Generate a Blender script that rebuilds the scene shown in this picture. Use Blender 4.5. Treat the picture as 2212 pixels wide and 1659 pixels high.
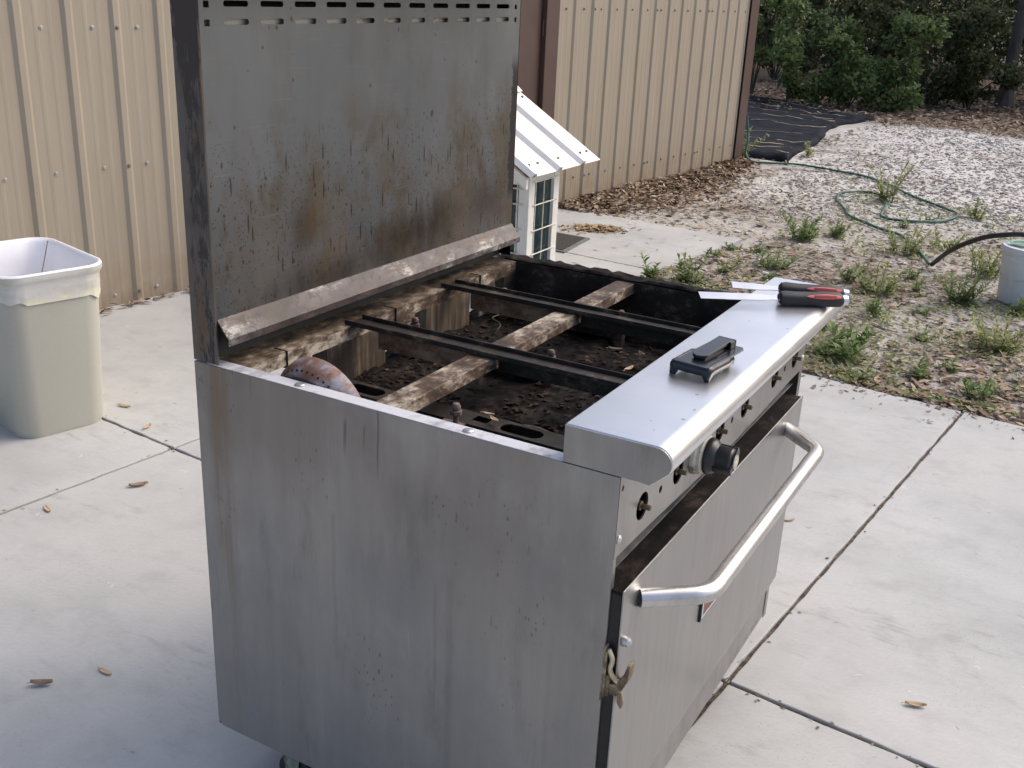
import bpy, bmesh, math, random
import numpy as np
from mathutils import Vector, Matrix

R = math.radians
random.seed(7)
rng = np.random.default_rng(11)
sc = bpy.context.scene
for o in list(bpy.data.objects):
    bpy.data.objects.remove(o)
col = sc.collection

# ------------------------------------------------------------------ camera
cam_d = bpy.data.cameras.new('camera')
cam = bpy.data.objects.new('camera', cam_d)
col.objects.link(cam)
cam.location = (1.1988, -1.1274, 1.4218)
cam.rotation_mode = 'XYZ'
cam.rotation_euler = (1.2075, -0.0428, 0.5201)
cam_d.sensor_width = 36.0
cam_d.lens = 2274.3 / 2212 * 36.0
cam_d.clip_start = 0.05
cam_d.clip_end = 400
sc.camera = cam

# ------------------------------------------------------------------ world, sun, exposure
SUN_EL, SUN_AZ = R(45), R(36)          # azimuth measured clockwise from +Y
w = bpy.data.worlds.new('World')
sc.world = w
w.use_nodes = True
nt = w.node_tree
bg = nt.nodes['Background']
sky = nt.nodes.new('ShaderNodeTexSky')
sky.sky_type = 'NISHITA'
sky.sun_disc = False
sky.sun_elevation = SUN_EL
sky.sun_rotation = SUN_AZ
sky.air_density = 0.85
sky.dust_density = 4.5
sky.ozone_density = 0.3
nt.links.new(sky.outputs[0], bg.inputs[0])
bg.inputs[1].default_value = 0.15
sl = bpy.data.lights.new('sun', 'SUN')
sun = bpy.data.objects.new('sun', sl)
col.objects.link(sun)
sl.energy = 0.5
sl.angle = R(60)
sl.color = (1.0, 0.99, 0.98)
d = Vector((math.sin(SUN_AZ) * math.cos(SUN_EL), math.cos(SUN_AZ) * math.cos(SUN_EL), math.sin(SUN_EL)))
sun.rotation_euler = d.to_track_quat('Z', 'Y').to_euler()
sun.location = d * 30
vs = sc.view_settings
vs.view_transform = 'Standard'
vs.look = 'None'
vs.gamma = 1
vs.exposure = 0.72
vs.use_curve_mapping = False
sc.cycles.use_denoising = True
sc.cycles.max_bounces = 8
sc.cycles.diffuse_bounces = 4
sc.cycles.glossy_bounces = 4
sc.cycles.sample_clamp_indirect = 6


# ------------------------------------------------------------------ material helpers
class Mat:
    def __init__(self, name):
        self.m = bpy.data.materials.new(name)
        self.m.use_nodes = True
        self.t = self.m.node_tree
        self.p = self.t.nodes['Principled BSDF']
        self.tc = self.t.nodes.new('ShaderNodeTexCoord')

    def link(self, a, b):
        self.t.links.new(a, b)

    def val(self, sock, v):
        if hasattr(v, 'is_linked') or hasattr(v, 'links'):
            self.link(v, sock)
        elif isinstance(v, (tuple, list)) and len(v) == 3 and sock.type == 'RGBA':
            sock.default_value = (*v, 1)
        else:
            sock.default_value = v

    def vec(self, scale=(1, 1, 1), off=(0, 0, 0), rot=(0, 0, 0), space='Object'):
        n = self.t.nodes.new('ShaderNodeMapping')
        n.inputs['Scale'].default_value = scale
        n.inputs['Location'].default_value = off
        n.inputs['Rotation'].default_value = rot
        self.link(self.tc.outputs[space], n.inputs[0])
        return n.outputs[0]

    def noise(self, scale=5, det=4, rough=.55, st=(1, 1, 1), off=(0, 0, 0), dist=0.0):
        n = self.t.nodes.new('ShaderNodeTexNoise')
        n.inputs['Scale'].default_value = scale
        n.inputs['Detail'].default_value = det
        n.inputs['Roughness'].default_value = rough
        n.inputs['Distortion'].default_value = dist
        self.link(self.vec(st, off), n.inputs['Vector'])
        return n.outputs[0]

    def voro(self, scale=5, st=(1, 1, 1), off=(0, 0, 0), feat='F1', out=0, rnd=1.0):
        n = self.t.nodes.new('ShaderNodeTexVoronoi')
        n.feature = feat
        n.inputs['Scale'].default_value = scale
        n.inputs['Randomness'].default_value = rnd
        self.link(self.vec(st, off), n.inputs['Vector'])
        return n.outputs[out]

    def voro2(self, ax, sx, sy, off=(0, 0), warp=0.0):
        o = self.xyz()
        c = self.t.nodes.new('ShaderNodeCombineXYZ')
        a = self.m_('ADD', self.mul(o['XYZ'.index(ax[0])], sx), off[0])
        b = self.m_('ADD', self.mul(o['XYZ'.index(ax[1])], sy), off[1])
        if warp:
            a = self.m_('ADD', a, self.mul(self.noise(60, 3), warp))
            b = self.m_('ADD', b, self.mul(self.noise(60, 3, .5, (1, 1, 1), (3, 3, 3)), warp))
        self.val(c.inputs[0], a)
        self.val(c.inputs[1], b)
        n = self.t.nodes.new('ShaderNodeTexVoronoi')
        n.voronoi_dimensions = '2D'
        n.inputs['Scale'].default_value = 1.0
        self.link(c.outputs[0], n.inputs['Vector'])
        sp = self.t.nodes.new('ShaderNodeSeparateColor')
        self.link(n.outputs['Color'], sp.inputs[0])
        return n.outputs['Distance'], sp.outputs[0]

    def specks(self, ax, sx, sy, r, keep, off=(0, 0), warp=.6):
        """irregular specks: one per cell, only the share `keep` of cells, radius varies"""
        dist, rnd = self.voro2(ax, sx, sy, off, warp)
        rr = self.sm(rnd, 1 - keep, 1.0, 0.0, r)
        return self.sm(self.m_('SUBTRACT', rr, dist), 0.0, r * .35)

    def xyz(self):
        n = self.t.nodes.new('ShaderNodeSeparateXYZ')
        self.link(self.tc.outputs['Object'], n.inputs[0])
        return n.outputs

    def m_(self, op, a, b=None, clamp=False):
        n = self.t.nodes.new('ShaderNodeMath')
        n.operation = op
        n.use_clamp = clamp
        self.val(n.inputs[0], a)
        if b is not None:
            self.val(n.inputs[1], b)
        return n.outputs[0]

    def sm(self, v, lo, hi, a=0.0, b=1.0):
        n = self.t.nodes.new('ShaderNodeMapRange')
        n.interpolation_type = 'SMOOTHSTEP'
        self.val(n.inputs['Value'], v)
        n.inputs['From Min'].default_value = lo
        n.inputs['From Max'].default_value = hi
        n.inputs['To Min'].default_value = a
        n.inputs['To Max'].default_value = b
        return n.outputs[0]

    def mul(self, *a):
        r = a[0]
        for b in a[1:]:
            r = self.m_('MULTIPLY', r, b)
        return r

    def band(self, v, c, wd):
        return self.sm(self.m_('ABSOLUTE', self.m_('SUBTRACT', v, c)), wd, wd * .25)

    def ramp(self, f, stops, interp='LINEAR'):
        n = self.t.nodes.new('ShaderNodeValToRGB')
        cr = n.color_ramp
        cr.interpolation = interp
        while len(cr.elements) > 1:
            cr.elements.remove(cr.elements[0])
        for i, (p, c) in enumerate(stops):
            e = cr.elements[0] if i == 0 else cr.elements.new(p)
            e.position = p
            e.color = (*c, 1) if isinstance(c, (tuple, list)) else (c, c, c, 1)
        self.val(n.inputs[0], f)
        return n.outputs[0]

    def mix(self, f, a, b, mode='MIX'):
        n = self.t.nodes.new('ShaderNodeMix')
        n.data_type = 'RGBA'
        n.blend_type = mode
        self.val(n.inputs[0], f)
        self.val(n.inputs[6], a)
        self.val(n.inputs[7], b)
        return n.outputs[2]

    def fmix(self, f, a, b):
        n = self.t.nodes.new('ShaderNodeMix')
        n.data_type = 'FLOAT'
        self.val(n.inputs[0], f)
        self.val(n.inputs[2], a)
        self.val(n.inputs[3], b)
        return n.outputs[0]

    def bump(self, h, st=.3, dist=.01, prev=None):
        n = self.t.nodes.new('ShaderNodeBump')
        n.inputs['Strength'].default_value = st
        n.inputs['Distance'].default_value = dist
        if 'Filter Width' in n.inputs:
            n.inputs['Filter Width'].default_value = 1.5
        self.link(h, n.inputs['Height'])
        if prev is not None:
            self.link(prev, n.inputs['Normal'])
        return n.outputs[0]

    def island(self):
        n = self.t.nodes.new('ShaderNodeNewGeometry')
        return n.outputs['Random Per Island']

    def objrand(self):
        n = self.t.nodes.new('ShaderNodeObjectInfo')
        return n.outputs['Random']

    def done(self, base, rough=.6, metal=0.0, normal=None, spec=None, **kw):
        self.val(self.p.inputs['Base Color'], base)
        self.val(self.p.inputs['Roughness'], rough)
        self.val(self.p.inputs['Metallic'], metal)
        if normal is not None:
            self.link(normal, self.p.inputs['Normal'])
        if spec is not None:
            self.p.inputs['Specular IOR Level'].default_value = spec
        for k, v in kw.items():
            self.val(self.p.inputs[k.replace('_', ' ')], v)
        return self.m


M = {}


def plain(name, c, rough=.5, metal=0.0, var=.12, scale=20, bump=0.0, **kw):
    q = Mat(name)
    n = q.noise(scale, 5)
    base = q.mix(q.sm(n, .3, .7), tuple(x * (1 - var) for x in c), tuple(min(1, x * (1 + var)) for x in c))
    nm = q.bump(n, bump, .004) if bump else None
    M[name] = q.done(base, q.fmix(n, rough * .9, min(1, rough * 1.1)), metal, nm, **kw)


def mk_materials():
    # --- stainless side panels: brushed, hazy, with runs of dried grease
    q = Mat('steel_side')
    x, y, z = q.xyz()
    st = q.noise(1, 5, .6, (55, 55, 2.2))
    st2 = q.noise(1, 4, .6, (13, 13, 1.3), (3, 1, 2))
    cl = q.noise(6, 6, .66, (1, 1, .55), (9, 0, 4))
    fine = q.noise(1, 3, .6, (380, 380, 14))
    base = q.ramp(q.m_('ADD', q.mul(st, .45), q.mul(st2, .55)),
                  [(.25, (.285, .275, .262)), (.5, (.33, .32, .306)), (.78, (.385, .375, .36))])
    base = q.mix(q.sm(cl, .40, .66, 0, .65), base, (.27, .268, .27))
    bl = q.noise(1, 7, .7, (17, 17, 4), (5, 5, 8))
    base = q.mix(q.sm(bl, .52, .74, 0, .5), base, (.17, .162, .156))
    base = q.mix(q.sm(bl, .46, .30, 0, .4), base, (.38, .372, .36))
    base = q.mix(q.mul(q.sm(q.noise(3.2, 5, .6, (1, 1, .6), (5, 2, 1)), .35, .62), q.sm(z, .45, .80, 0, .55)), base, (.17, .145, .125))
    rust = q.mul(q.band(x, .047, .032), q.sm(q.noise(1, 4, .6, (60, 60, 3.5)), .33, .6), q.sm(z, .2, .8, .15, .55))
    base = q.mix(rust, base, (.17, .105, .045))
    f = None
    for (c, wd, z0, z1) in ((.118, .0022, .80, .85), (.36, .0024, .72, .855), (.335, .002, .76, .82), (.30, .004, .74, .82),
                            (.49, .010, .15, .62), (.465, .004, .33, .60), (.275, .006, .36, .66)):
        wob = q.m_('ADD', x, q.mul(q.noise(1, 2, .5, (1, 1, 16)), .006))
        k = q.mul(q.band(wob, c + .003, wd), q.sm(z, z0, z0 + .05), q.sm(z, z1, z1 - .015))
        f = k if f is None else q.m_('MAXIMUM', f, k)
    base = q.mix(q.mul(f, q.sm(z, .62, .8, .16, .62)), base, (.11, .09, .08))
    sp = q.m_('MAXIMUM', q.specks('XZ', 170, 80, .34, .25), q.specks('XZ', 110, 26, .26, .10, (5, 2)))
    spm = q.mul(sp, q.sm(q.noise(4.5, 3, .6, (1, 1, .7), (2, 2, 2)), .52, .66))
    base = q.mix(q.mul(spm, .6), base, (.085, .075, .07))
    scr = q.sm(q.noise(1, 4, .7, (260, 260, 5), (4, 4, 4)), .62, .70)
    base = q.mix(q.mul(scr, .28), base, (.45, .44, .43))
    rough = q.m_('ADD', q.sm(cl, .3, .7, .36, .5), q.mul(spm, .25))
    nm = q.bump(q.noise(3.2, 3, .45), .30, .02)
    M['steel_side'] = q.done(base, rough, q.fmix(rust, .8, .35), nm)

    # --- back guard front: bluish steel, brown baked grease towards the cooking top
    q = Mat('steel_guard')
    x, y, z = q.xyz()
    a = q.noise(3.4, 6, .62, (1, 1, .8), (1, 5, 2))
    b = q.noise(1, 5, .65, (22, 22, 5), (4, 0, 0))
    fine = q.noise(1, 3, .6, (14, 14, 420))
    base = q.ramp(a, [(.3, (.138, .152, .167)), (.55, (.170, .184, .198)), (.75, (.208, .221, .233))])
    base = q.mix(q.sm(b, .45, .72, 0, .5), base, (.14, .133, .118))
    low = q.m_('ADD', q.sm(z, 1.30, .93, -.12, .42), q.mul(q.m_('SUBTRACT', q.noise(5.5, 7, .68, (1, 1, .7), (7, 7, 7)), .5), 1.9))
    base = q.mix(q.sm(low, .02, .5, 0, .62), base, (.08, .064, .046))
    tan = q.mul(q.sm(q.noise(1, 5, .6, (13, 13, 4.5), (11, 3, 0)), .56, .72), q.sm(z, 1.2, 1.0))
    base = q.mix(q.mul(tan, .55), base, (.15, .08, .036))
    for (cy, cz, ry, rz, s) in ((.50, .955, .12, .055, .95), (.63, .975, .07, .055, .9), (.27, .93, .13, .04, .75), (.80, .985, .10, .055, .65), (.22, 1.03, .05, .035, .6)):
        dd = q.m_('SQRT', q.m_('ADD', q.m_('POWER', q.m_('DIVIDE', q.m_('SUBTRACT', y, cy), ry), 2), q.m_('POWER', q.m_('DIVIDE', q.m_('SUBTRACT', z, cz), rz), 2)))
        dd = q.m_('ADD', dd, q.mul(q.m_('SUBTRACT', q.noise(1, 6, .7, (34, 34, 14), (cy, 0, cz)), .5), 1.5))
        base = q.mix(q.sm(dd, 1.45, .1, 0, s), base, (.035, .022, .018))
    olive = q.mul(q.sm(q.noise(1, 5, .65, (9, 9, 6), (21, 3, 5)), .47, .64), q.sm(z, 1.30, 1.10))
    base = q.mix(q.mul(olive, .75), base, (.10, .082, .05))
    rst = q.mul(q.sm(q.noise(1, 7, .72, (20, 20, 9), (2, 13, 5)), .54, .68), q.sm(z, 1.27, 1.05))
    base = q.mix(q.mul(rst, .8), base, (.085, .046, .026))
    zone = q.m_('ADD', q.sm(z, 1.33, 1.0, -.1, .75), q.m_('SUBTRACT', q.noise(5, 4, .6, (1, 1, 1), (6, 1, 1)), .5))
    zone = q.sm(zone, .05, .5)
    sp = q.mul(q.specks('YZ', 85, 55, .26, .30, (3, 1)), zone)
    base = q.mix(q.mul(sp, .85), base, (.032, .022, .016))
    sp2 = q.mul(q.specks('YZ', 210, 150, .30, .5, (1, 7)), zone)
    base = q.mix(q.mul(sp2, .8), base, (.036, .026, .019))
    dr = q.mul(q.specks('YZ', 120, 16, .30, .22, (8, 4), .25), zone)
    base = q.mix(q.mul(dr, .8), base, (.03, .019, .014))
    bigs = q.mul(q.specks('YZ', 30, 22, .24, .07, (4, 4), .5), q.sm(z, 1.3, 1.2))
    base = q.mix(q.mul(bigs, .8), base, (.05, .04, .035))
    drop = q.specks('YZ', 60, 46, .20, .07, (2, 9), .4)
    base = q.mix(q.mul(drop, .7), base, (.06, .05, .045))
    scr = q.sm(q.noise(1, 4, .7, (9, 9, 300), (4, 4, 4)), .60, .70)
    base = q.mix(q.mul(scr, .2), base, (.27, .29, .30))
    edge = q.m_('ADD', y, q.mul(q.m_('SUBTRACT', q.noise(30, 6, .75), .5), .05))
    ed = q.mul(q.sm(edge, .890, .896), q.sm(z, .97, 1.0), q.sm(z, 1.30, 1.24))
    base = q.mix(ed, base, (.016, .014, .014))
    dirty = q.m_('MAXIMUM', q.m_('MAXIMUM', q.sm(low, .08, .6), q.mul(rst, .8)), q.m_('MAXIMUM', ed, sp))
    nm = q.bump(q.noise(3, 3, .45), .22, .015)
    M['steel_guard'] = q.done(base, q.fmix(dirty, .38, .58), q.fmix(dirty, .8, .45), nm)

    # --- back guard end: grey steel with scabs of grease and rust
    q = Mat('steel_scabbed')
    x, y, z = q.xyz()
    a = q.noise(1, 8, .75, (60, 60, 16), (3, 0, 1))
    g = q.noise(6, 4, .6)
    base = q.ramp(g, [(.3, (.085, .077, .07)), (.7, (.18, .17, .17))])
    base = q.mix(q.sm(q.noise(1, 5, .6, (26, 26, 7), (8, 8, 8)), .45, .68, 0, .8), base, (.13, .085, .05))
    cm = q.m_('ADD', a, q.m_('ADD', q.mul(q.band(x, .030, .03), .15), q.sm(z, 1.18, 1.38, 0, .17)))
    sc_ = q.sm(cm, .61, .70)
    base = q.mix(sc_, base, (.04, .03, .025))
    M['steel_scabbed'] = q.done(base, q.fmix(sc_, .5, .75), q.fmix(sc_, .65, 0), q.bump(sc_, .5, .002))

    # --- clean bright steel: front ledge
    q = Mat('steel_ledge')
    cl = q.noise(3, 5, .6, (1, 1, 1), (2, 0, 0))
    fine = q.noise(1, 3, .6, (16, 420, 420))
    base = q.ramp(cl, [(.3, (.66, .668, .68)), (.7, (.76, .768, .78))])
    sm_ = q.sm(q.noise(17, 5, .7, (1, .6, 1), (4, 1, 0)), .665, .72)
    sc1 = q.sm(q.noise(1, 3, .6, (8, 240, 8), (1, 2, 3)), .60, .70)
    sc2 = q.sm(q.noise(1, 4, .7, (60, 9, 10), (5, 2, 3)), .60, .72)
    smd = q.sm(q.noise(9, 5, .6, (1, .5, 1), (8, 8, 8)), .50, .68)
    base = q.mix(q.mul(sc1, .18), base, (.42, .42, .43))
    base = q.mix(q.mul(q.specks('XY', 60, 40, .16, .06, (1, 1), .6), .6), base, (.2, .16, .13))
    rgh = q.m_('ADD', q.sm(cl, .3, .7, .285, .34), q.mul(smd, .06))
    M['steel_ledge'] = q.done(base, rgh, .92)

    # --- front panels (control panel, door): pale brushed steel
    q = Mat('steel_front')
    x, y, z = q.xyz()
    st = q.noise(1, 5, .6, (9, 9, 2))
    s2 = q.noise(1, 4, .6, (70, 70, 5), (1, 0, 0))
    fine = q.noise(1, 3, .6, (380, 380, 14))
    base = q.ramp(q.m_('ADD', q.mul(st, .6), q.mul(s2, .4)), [(.3, (.29, .286, .278)), (.7, (.40, .396, .388))])
    tn = q.sm(q.noise(1, 4, .6, (6, 6, 1.5), (5, 9, 1)), .52, .7)
    base = q.mix(q.mul(tn, .22), base, (.30, .24, .19))
    base = q.mix(q.mul(q.specks('YZ', 26, 15, .3, .12, (2, 2), .5), .0), base, (.12, .09, .07))
    base = q.mix(q.sm(q.noise(1, 6, .7, (15, 15, 4), (3, 8, 1)), .52, .72, 0, .45), base, (.25, .245, .24))
    M['steel_front'] = q.done(base, q.sm(st, .3, .7, .29, .40), .88)

    q = Mat('steel_handle')
    a = q.noise(14, 5, .65)
    b = q.noise(1, 3, .6, (220, 12, 220))
    base = q.mix(q.sm(a, .4, .68), (.57, .57, .57), (.43, .42, .41))
    base = q.mix(q.mul(q.sm(q.noise(40, 4), .68, .76), .4), base, (.3, .25, .2))
    M['steel_handle'] = q.done(base, q.m_('ADD', q.sm(a, .35, .7, .285, .36), q.mul(q.sm(b, .5, .7), .05)), .95)
    plain('steel_worn', (.40, .40, .41), .4, .8, .2, 30)

    # --- enamelled cooking-top pieces: cream, burnt brown and black
    def burnt(name, lo, mid, hi, k, seed):
        q = Mat(name)
        x, y, z = q.xyz()
        a = q.noise(1, 8, .72, (16, 11, 22), (seed, seed * 2, 0))
        b = q.noise(1, 7, .7, (60, 40, 80), (0, seed, 3))
        v = q.m_('ADD', q.mul(a, .72), q.mul(b, .28))
        base = q.ramp(v, [(.36 + k, lo), (.455 + k, mid), (.505 + k, tuple(.6 * i + .4 * j for i, j in zip(mid, hi))), (.555 + k, hi)])
        M[name] = q.done(base, .62, 0.1, q.bump(v, .45, .004))
    burnt('enamel_burnt', (.016, .013, .011), (.09, .054, .034), (.46, .41, .33), 0.03, 1)
    burnt('enamel_dark', (.008, .007, .006), (.025, .018, .014), (.15, .115, .085), .07, 5)
    burnt('rail_stained', (.02, .015, .012), (.12, .085, .055), (.40, .36, .29), .06, 27)
    q = Mat('shield_streaked')
    a = q.noise(1, 6, .7, (90, 90, 6), (2, 2, 0))
    b = q.noise(9, 5, .6, (1, 1, 1), (1, 4, 0))
    base = q.ramp(a, [(.32, (.03, .022, .016)), (.48, (.085, .06, .04)), (.62, (.16, .125, .085)), (.75, (.30, .26, .20))])
    base = q.mix(q.sm(b, .45, .62, 0, .8), base, (.018, .015, .014))
    M['shield_streaked'] = q.done(base, .6, .1)
    burnt('enamel_pale', (.06, .04, .03), (.24, .19, .14), (.56, .53, .46), -.06, 9)
    q = Mat('trim_burnt')
    a = q.noise(1, 4, .6, (20, 7, 20), (0, 3.3, 0))
    b = q.noise(1, 7, .7, (50, 30, 50), (2, 1, 0))
    base = q.ramp(q.m_('ADD', q.mul(a, .8), q.mul(b, .2)), [(.36, (.028, .021, .018)), (.46, (.065, .05, .05)), (.55, (.105, .092, .092)), (.62, (.34, .325, .295))])
    base = q.mix(q.sm(q.noise(1, 6, .7, (30, 9, 60), (7, 1, 4)), .50, .64, 0, .8), base, (.07, .036, .021))
    base = q.mix(q.sm(q.noise(1, 7, .75, (70, 50, 70), (1, 7, 4)), .50, .60, 0, .85), base, (.026, .019, .016))
    base = q.mix(q.sm(q.noise(1, 5, .65, (14, 12, 14), (4, 9, 2)), .50, .60, 0, .7), base, (.05, .036, .032))
    M['trim_burnt'] = q.done(base, .55, .1, q.bump(b, .3, .003))
    burnt('char', (.005, .0045, .0045), (.012, .010, .0095), (.05, .038, .032), .06, 21)
    M['char'].node_tree.nodes['Principled BSDF'].inputs['Specular IOR Level'].default_value = .15
    M['char'].node_tree.nodes['Principled BSDF'].inputs['Roughness'].default_value = .85
    burnt('cast_iron', (.09, .04, .028), (.19, .095, .06), (.25, .25, .29), .0, 31)
    burnt('rusty', (.05, .028, .02), (.16, .09, .05), (.30, .22, .15), 0, 41)
    burnt('post_rust', (.03, .018, .015), (.09, .055, .045), (.17, .12, .105), .02, 43)
    burnt('flange_flaky', (.10, .055, .045), (.36, .36, .38), (.56, .57, .61), -.06, 17)
    plain('burner_grey', (.06, .057, .062), .6, .2, .3, 40)
    plain('black_metal', (.016, .015, .015), .55, .2, .3, 40)
    plain('recess_dark', (.035, .032, .028), .7, .1, .4, 18)
    plain('brass_old', (.12, .095, .06), .5, .6, .4, 60)
    burnt('catch_brass', (.05, .032, .02), (.15, .11, .065), (.40, .34, .22), .02, 51)
    plain('catch_wire', (.50, .44, .32), .4, .6, .2, 60)
    plain('black_plastic', (.014, .015, .018), .34, 0, .15, 30)
    plain('clip_plastic', (.012, .0135, .017), .22, 0, .15, 40)
    plain('rubber_black', (.018, .018, .019), .6, 0, .2, 30)
    plain('handle_red', (.66, .12, .11), .5, 0, .1, 30)
    plain('handle_dark', (.22, .04, .04), .6, 0, .1, 30)
    plain('chrome', (.7, .7, .7), .15, 1, .05, 30)
    plain('badge_red', (.16, .075, .06), .5, .2, .3, 40)
    plain('caster_green', (.20, .22, .18), .7, .2, .5, 60)
    plain('brown_paint', (.078, .045, .036), .45, 0, .08, 8)
    plain('white_paint', (.72, .71, .66), .5, 0, .04, 12)
    plain('roof_white', (.80, .76, .72), .35, .1, .04, 6)
    plain('wood_raw', (.20, .15, .10), .7, 0, .3, 20)
    plain('zinc', (.50, .50, .50), .35, .8, .2, 30)
    plain('zinc_dark', (.20, .20, .20), .45, .7, .2, 30)
    plain('wire_white', (.60, .58, .5), .5, .1, .2, 50)
    plain('liner_white', (.80, .80, .83), .4, 0, .04, 6)
    plain('hose_green', (.022, .105, .075), .55, 0, .45, 7)
    plain('hose_black', (.02, .02, .02), .5, 0, .3, 40)
    plain('bucket_white', (.60, .63, .66), .45, 0, .06, 9)
    plain('rubber_mat', (.035, .03, .027), .9, 0, .6, 120, .5)
    plain('mat_edge', (.13, .14, .14), .7, 0, .2, 50)
    plain('green_plastic', (.22, .45, .28), .5, 0, .2, 20)

    q = Mat('glass_dark')
    M['glass_dark'] = q.done((.012, .03, .04), .08, 0, None, .6)

    # bin: speckled beige plastic
    q = Mat('bin_beige')
    a = q.noise(420, 2, .6)
    b = q.noise(3, 5, .6)
    base = q.mix(q.sm(a, .35, .65), (.42, .41, .35), (.46, .45, .385))
    base = q.mix(q.sm(b, .5, .75, 0, .35), base, (.36, .345, .29))
    M['bin_beige'] = q.done(base, .5, 0, q.bump(a, .08, .001))

    q = Mat('bin_skirt')
    x, y, z = q.xyz()
    b = q.noise(1, 5, .6, (6, 6, 14))
    base = q.mix(q.mul(q.sm(b, .42, .62), q.sm(z, .475, .455)), q.mix(q.sm(b, .4, .6), (.60, .60, .57), (.50, .49, .43)), (.70, .69, .48))
    M['bin_skirt'] = q.done(base, .42, 0, q.bump(q.noise(1, 4, .6, (14, 14, 22), (1, 1, 1)), .3, .01))

    # wall sheeting
    q = Mat('wall_tan')
    x, y, z = q.xyz()
    a = q.noise(1, 4, .6, (18, 18, 1.0))
    b = q.noise(420, 2, .6)
    base = q.mix(q.sm(a, .35, .7), (.305, .262, .20), (.338, .293, .228))
    base = q.mix(q.sm(b, .4, .65, 0, .22), base, (.29, .24, .17))
    dirt = q.mul(q.sm(z, .32, 0.0), q.sm(q.noise(9, 6, .7), .33, .62))
    base = q.mix(q.mul(dirt, .6), base, (.26, .18, .11))
    base = q.mix(q.sm(q.noise(1, 5, .6, (30, 30, 1.5), (3, 3, 3)), .55, .72, 0, .3), base, (.27, .22, .155))
    M['wall_tan'] = q.done(base, .48, 0, q.bump(q.noise(1, 3, .5, (6, 6, 3)), .3, .015))

    # patio concrete
    q = Mat('concrete')
    a = q.noise(1.7, 7, .62)
    b = q.noise(7, 7, .66, (1, 1, 1), (4, 1, 0))
    c = q.noise(110, 4, .7)
    base = q.ramp(a, [(.3, (.365, .372, .365)), (.5, (.445, .453, .446)), (.7, (.51, .518, .51))])
    base = q.mix(q.sm(b, .48, .70, 0, .6), base, (.345, .348, .345))
    sm2 = q.mul(q.sm(q.noise(2.7, 3, .5, (1, 1, 1), (9, 3, 0)), .52, .66), q.sm(q.noise(1, 6, .7, (9, 26, 9)), .50, .66))
    base = q.mix(q.mul(sm2, .55), base, (.25, .245, .24))
    base = q.mix(q.sm(q.noise(23, 5, .7, (1, 1, 1), (0, 8, 0)), .66, .74, 0, .4), base, (.62, .62, .60))
    base = q.mix(q.sm(c, .35, .7, 0, .22), base, (.33, .32, .30))
    spk = q.specks('XY', 16, 26, .13, .07, (1, 1), .9)
    base = q.mix(q.mul(spk, .6), base, (.19, .17, .15))
    pit = q.specks('XY', 130, 130, .30, .3, (4, 2), .4)
    base = q.mix(q.mul(pit, q.sm(q.noise(4, 3, .5, (1, 1, 1), (2, 2, 2)), .4, .65), .5), base, (.24, .235, .225))
    wht = q.specks('XY', 9, 13, .10, .07, (7, 5), .9)
    base = q.mix(q.mul(wht, .6), base, (.66, .66, .65))
    swp = q.noise(1, 6, .68, (5, 14, 5), (2, 6, 0))
    base = q.mix(q.sm(swp, .50, .70, 0, .38), base, (.37, .372, .372))
    hue = q.sm(q.noise(.9, 3), .4, .65)
    base = q.mix(q.mul(hue, .22), base, (.50, .48, .44))
    M['concrete'] = q.done(base, .85, 0, q.bump(c, .22, .004, q.bump(b, .12, .01)), .25)

    q = Mat('joint_dirt')
    a = q.noise(60, 5, .7)
    M['joint_dirt'] = q.done(q.mix(q.sm(a, .4, .6), (.035, .03, .025), (.13, .10, .075)), .95, 0, q.bump(a, .5, .01))

    # yard soil
    q = Mat('yard_soil')
    x, y, z = q.xyz()
    a = q.noise(.8, 6, .6, (1, 1, 1), (3, 0, 0))
    b = q.noise(5, 7, .68)
    c = q.noise(30, 6, .72)
    v = q.m_('ADD', q.mul(a, .35), q.m_('ADD', q.mul(b, .35), q.mul(c, .30)))
    base = q.ramp(v, [(.36, (.155, .137, .118)), (.45, (.28, .255, .225)), (.52, (.40, .378, .345)), (.62, (.52, .505, .475))])
    white = q.mul(q.sm(y, 6.0, 7.6), q.sm(y, 13.2, 11.6), q.sm(q.m_('ADD', x, q.mul(q.noise(1.1, 3), .8)), -1.6, -.6))
    base = q.mix(q.mul(white, q.sm(v, .38, .52)), base, (.56, .55, .53))
    wood = q.mul(q.sm(y, 12.2, 13.6), q.sm(c, .25, .5))
    base = q.mix(q.mul(wood, .85), base, q.mix(q.sm(c, .42, .6), (.055, .037, .026), (.15, .10, .068)))
    pk = q.voro(34, (1, 1, 1))
    nm = q.bump(c, .6, .02, q.bump(pk, .35, .012))
    M['yard_soil'] = q.done(base, .95, 0, nm, .15)

    def litter(name, stops, rough=.7):
        q = Mat(name)
        r = q.island()
        base = q.ramp(r, stops)
        base = q.mix(q.sm(q.noise(60, 4), .35, .7, 0, .35), base, (.10, .065, .04))
        M[name] = q.done(base, rough, 0, None, .15)
    litter('leaf_brown', [(0, (.10, .066, .044)), (.3, (.22, .15, .10)), (.65, (.34, .255, .18)), (.9, (.44, .355, .26)), (1, (.50, .42, .32))])
    litter('leaf_grey', [(0, (.08, .06, .05)), (.4, (.17, .13, .105)), (.8, (.27, .22, .18)), (1, (.36, .27, .19))])
    litter('leaf_tan', [(0, (.36, .25, .145)), (.5, (.48, .36, .22)), (1, (.58, .48, .32))])
    litter('pebble', [(0, (.33, .31, .285)), (.35, (.46, .44, .415)), (.8, (.58, .565, .54)), (1, (.68, .67, .65))], .85)
    litter('pebble_white', [(0, (.56, .55, .53)), (1, (.70, .69, .67))], .85)
    litter('flake', [(0, (.006, .0055, .005)), (.6, (.010, .008, .0075)), (.9, (.028, .018, .015)), (1, (.09, .055, .042))], .85)
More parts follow.
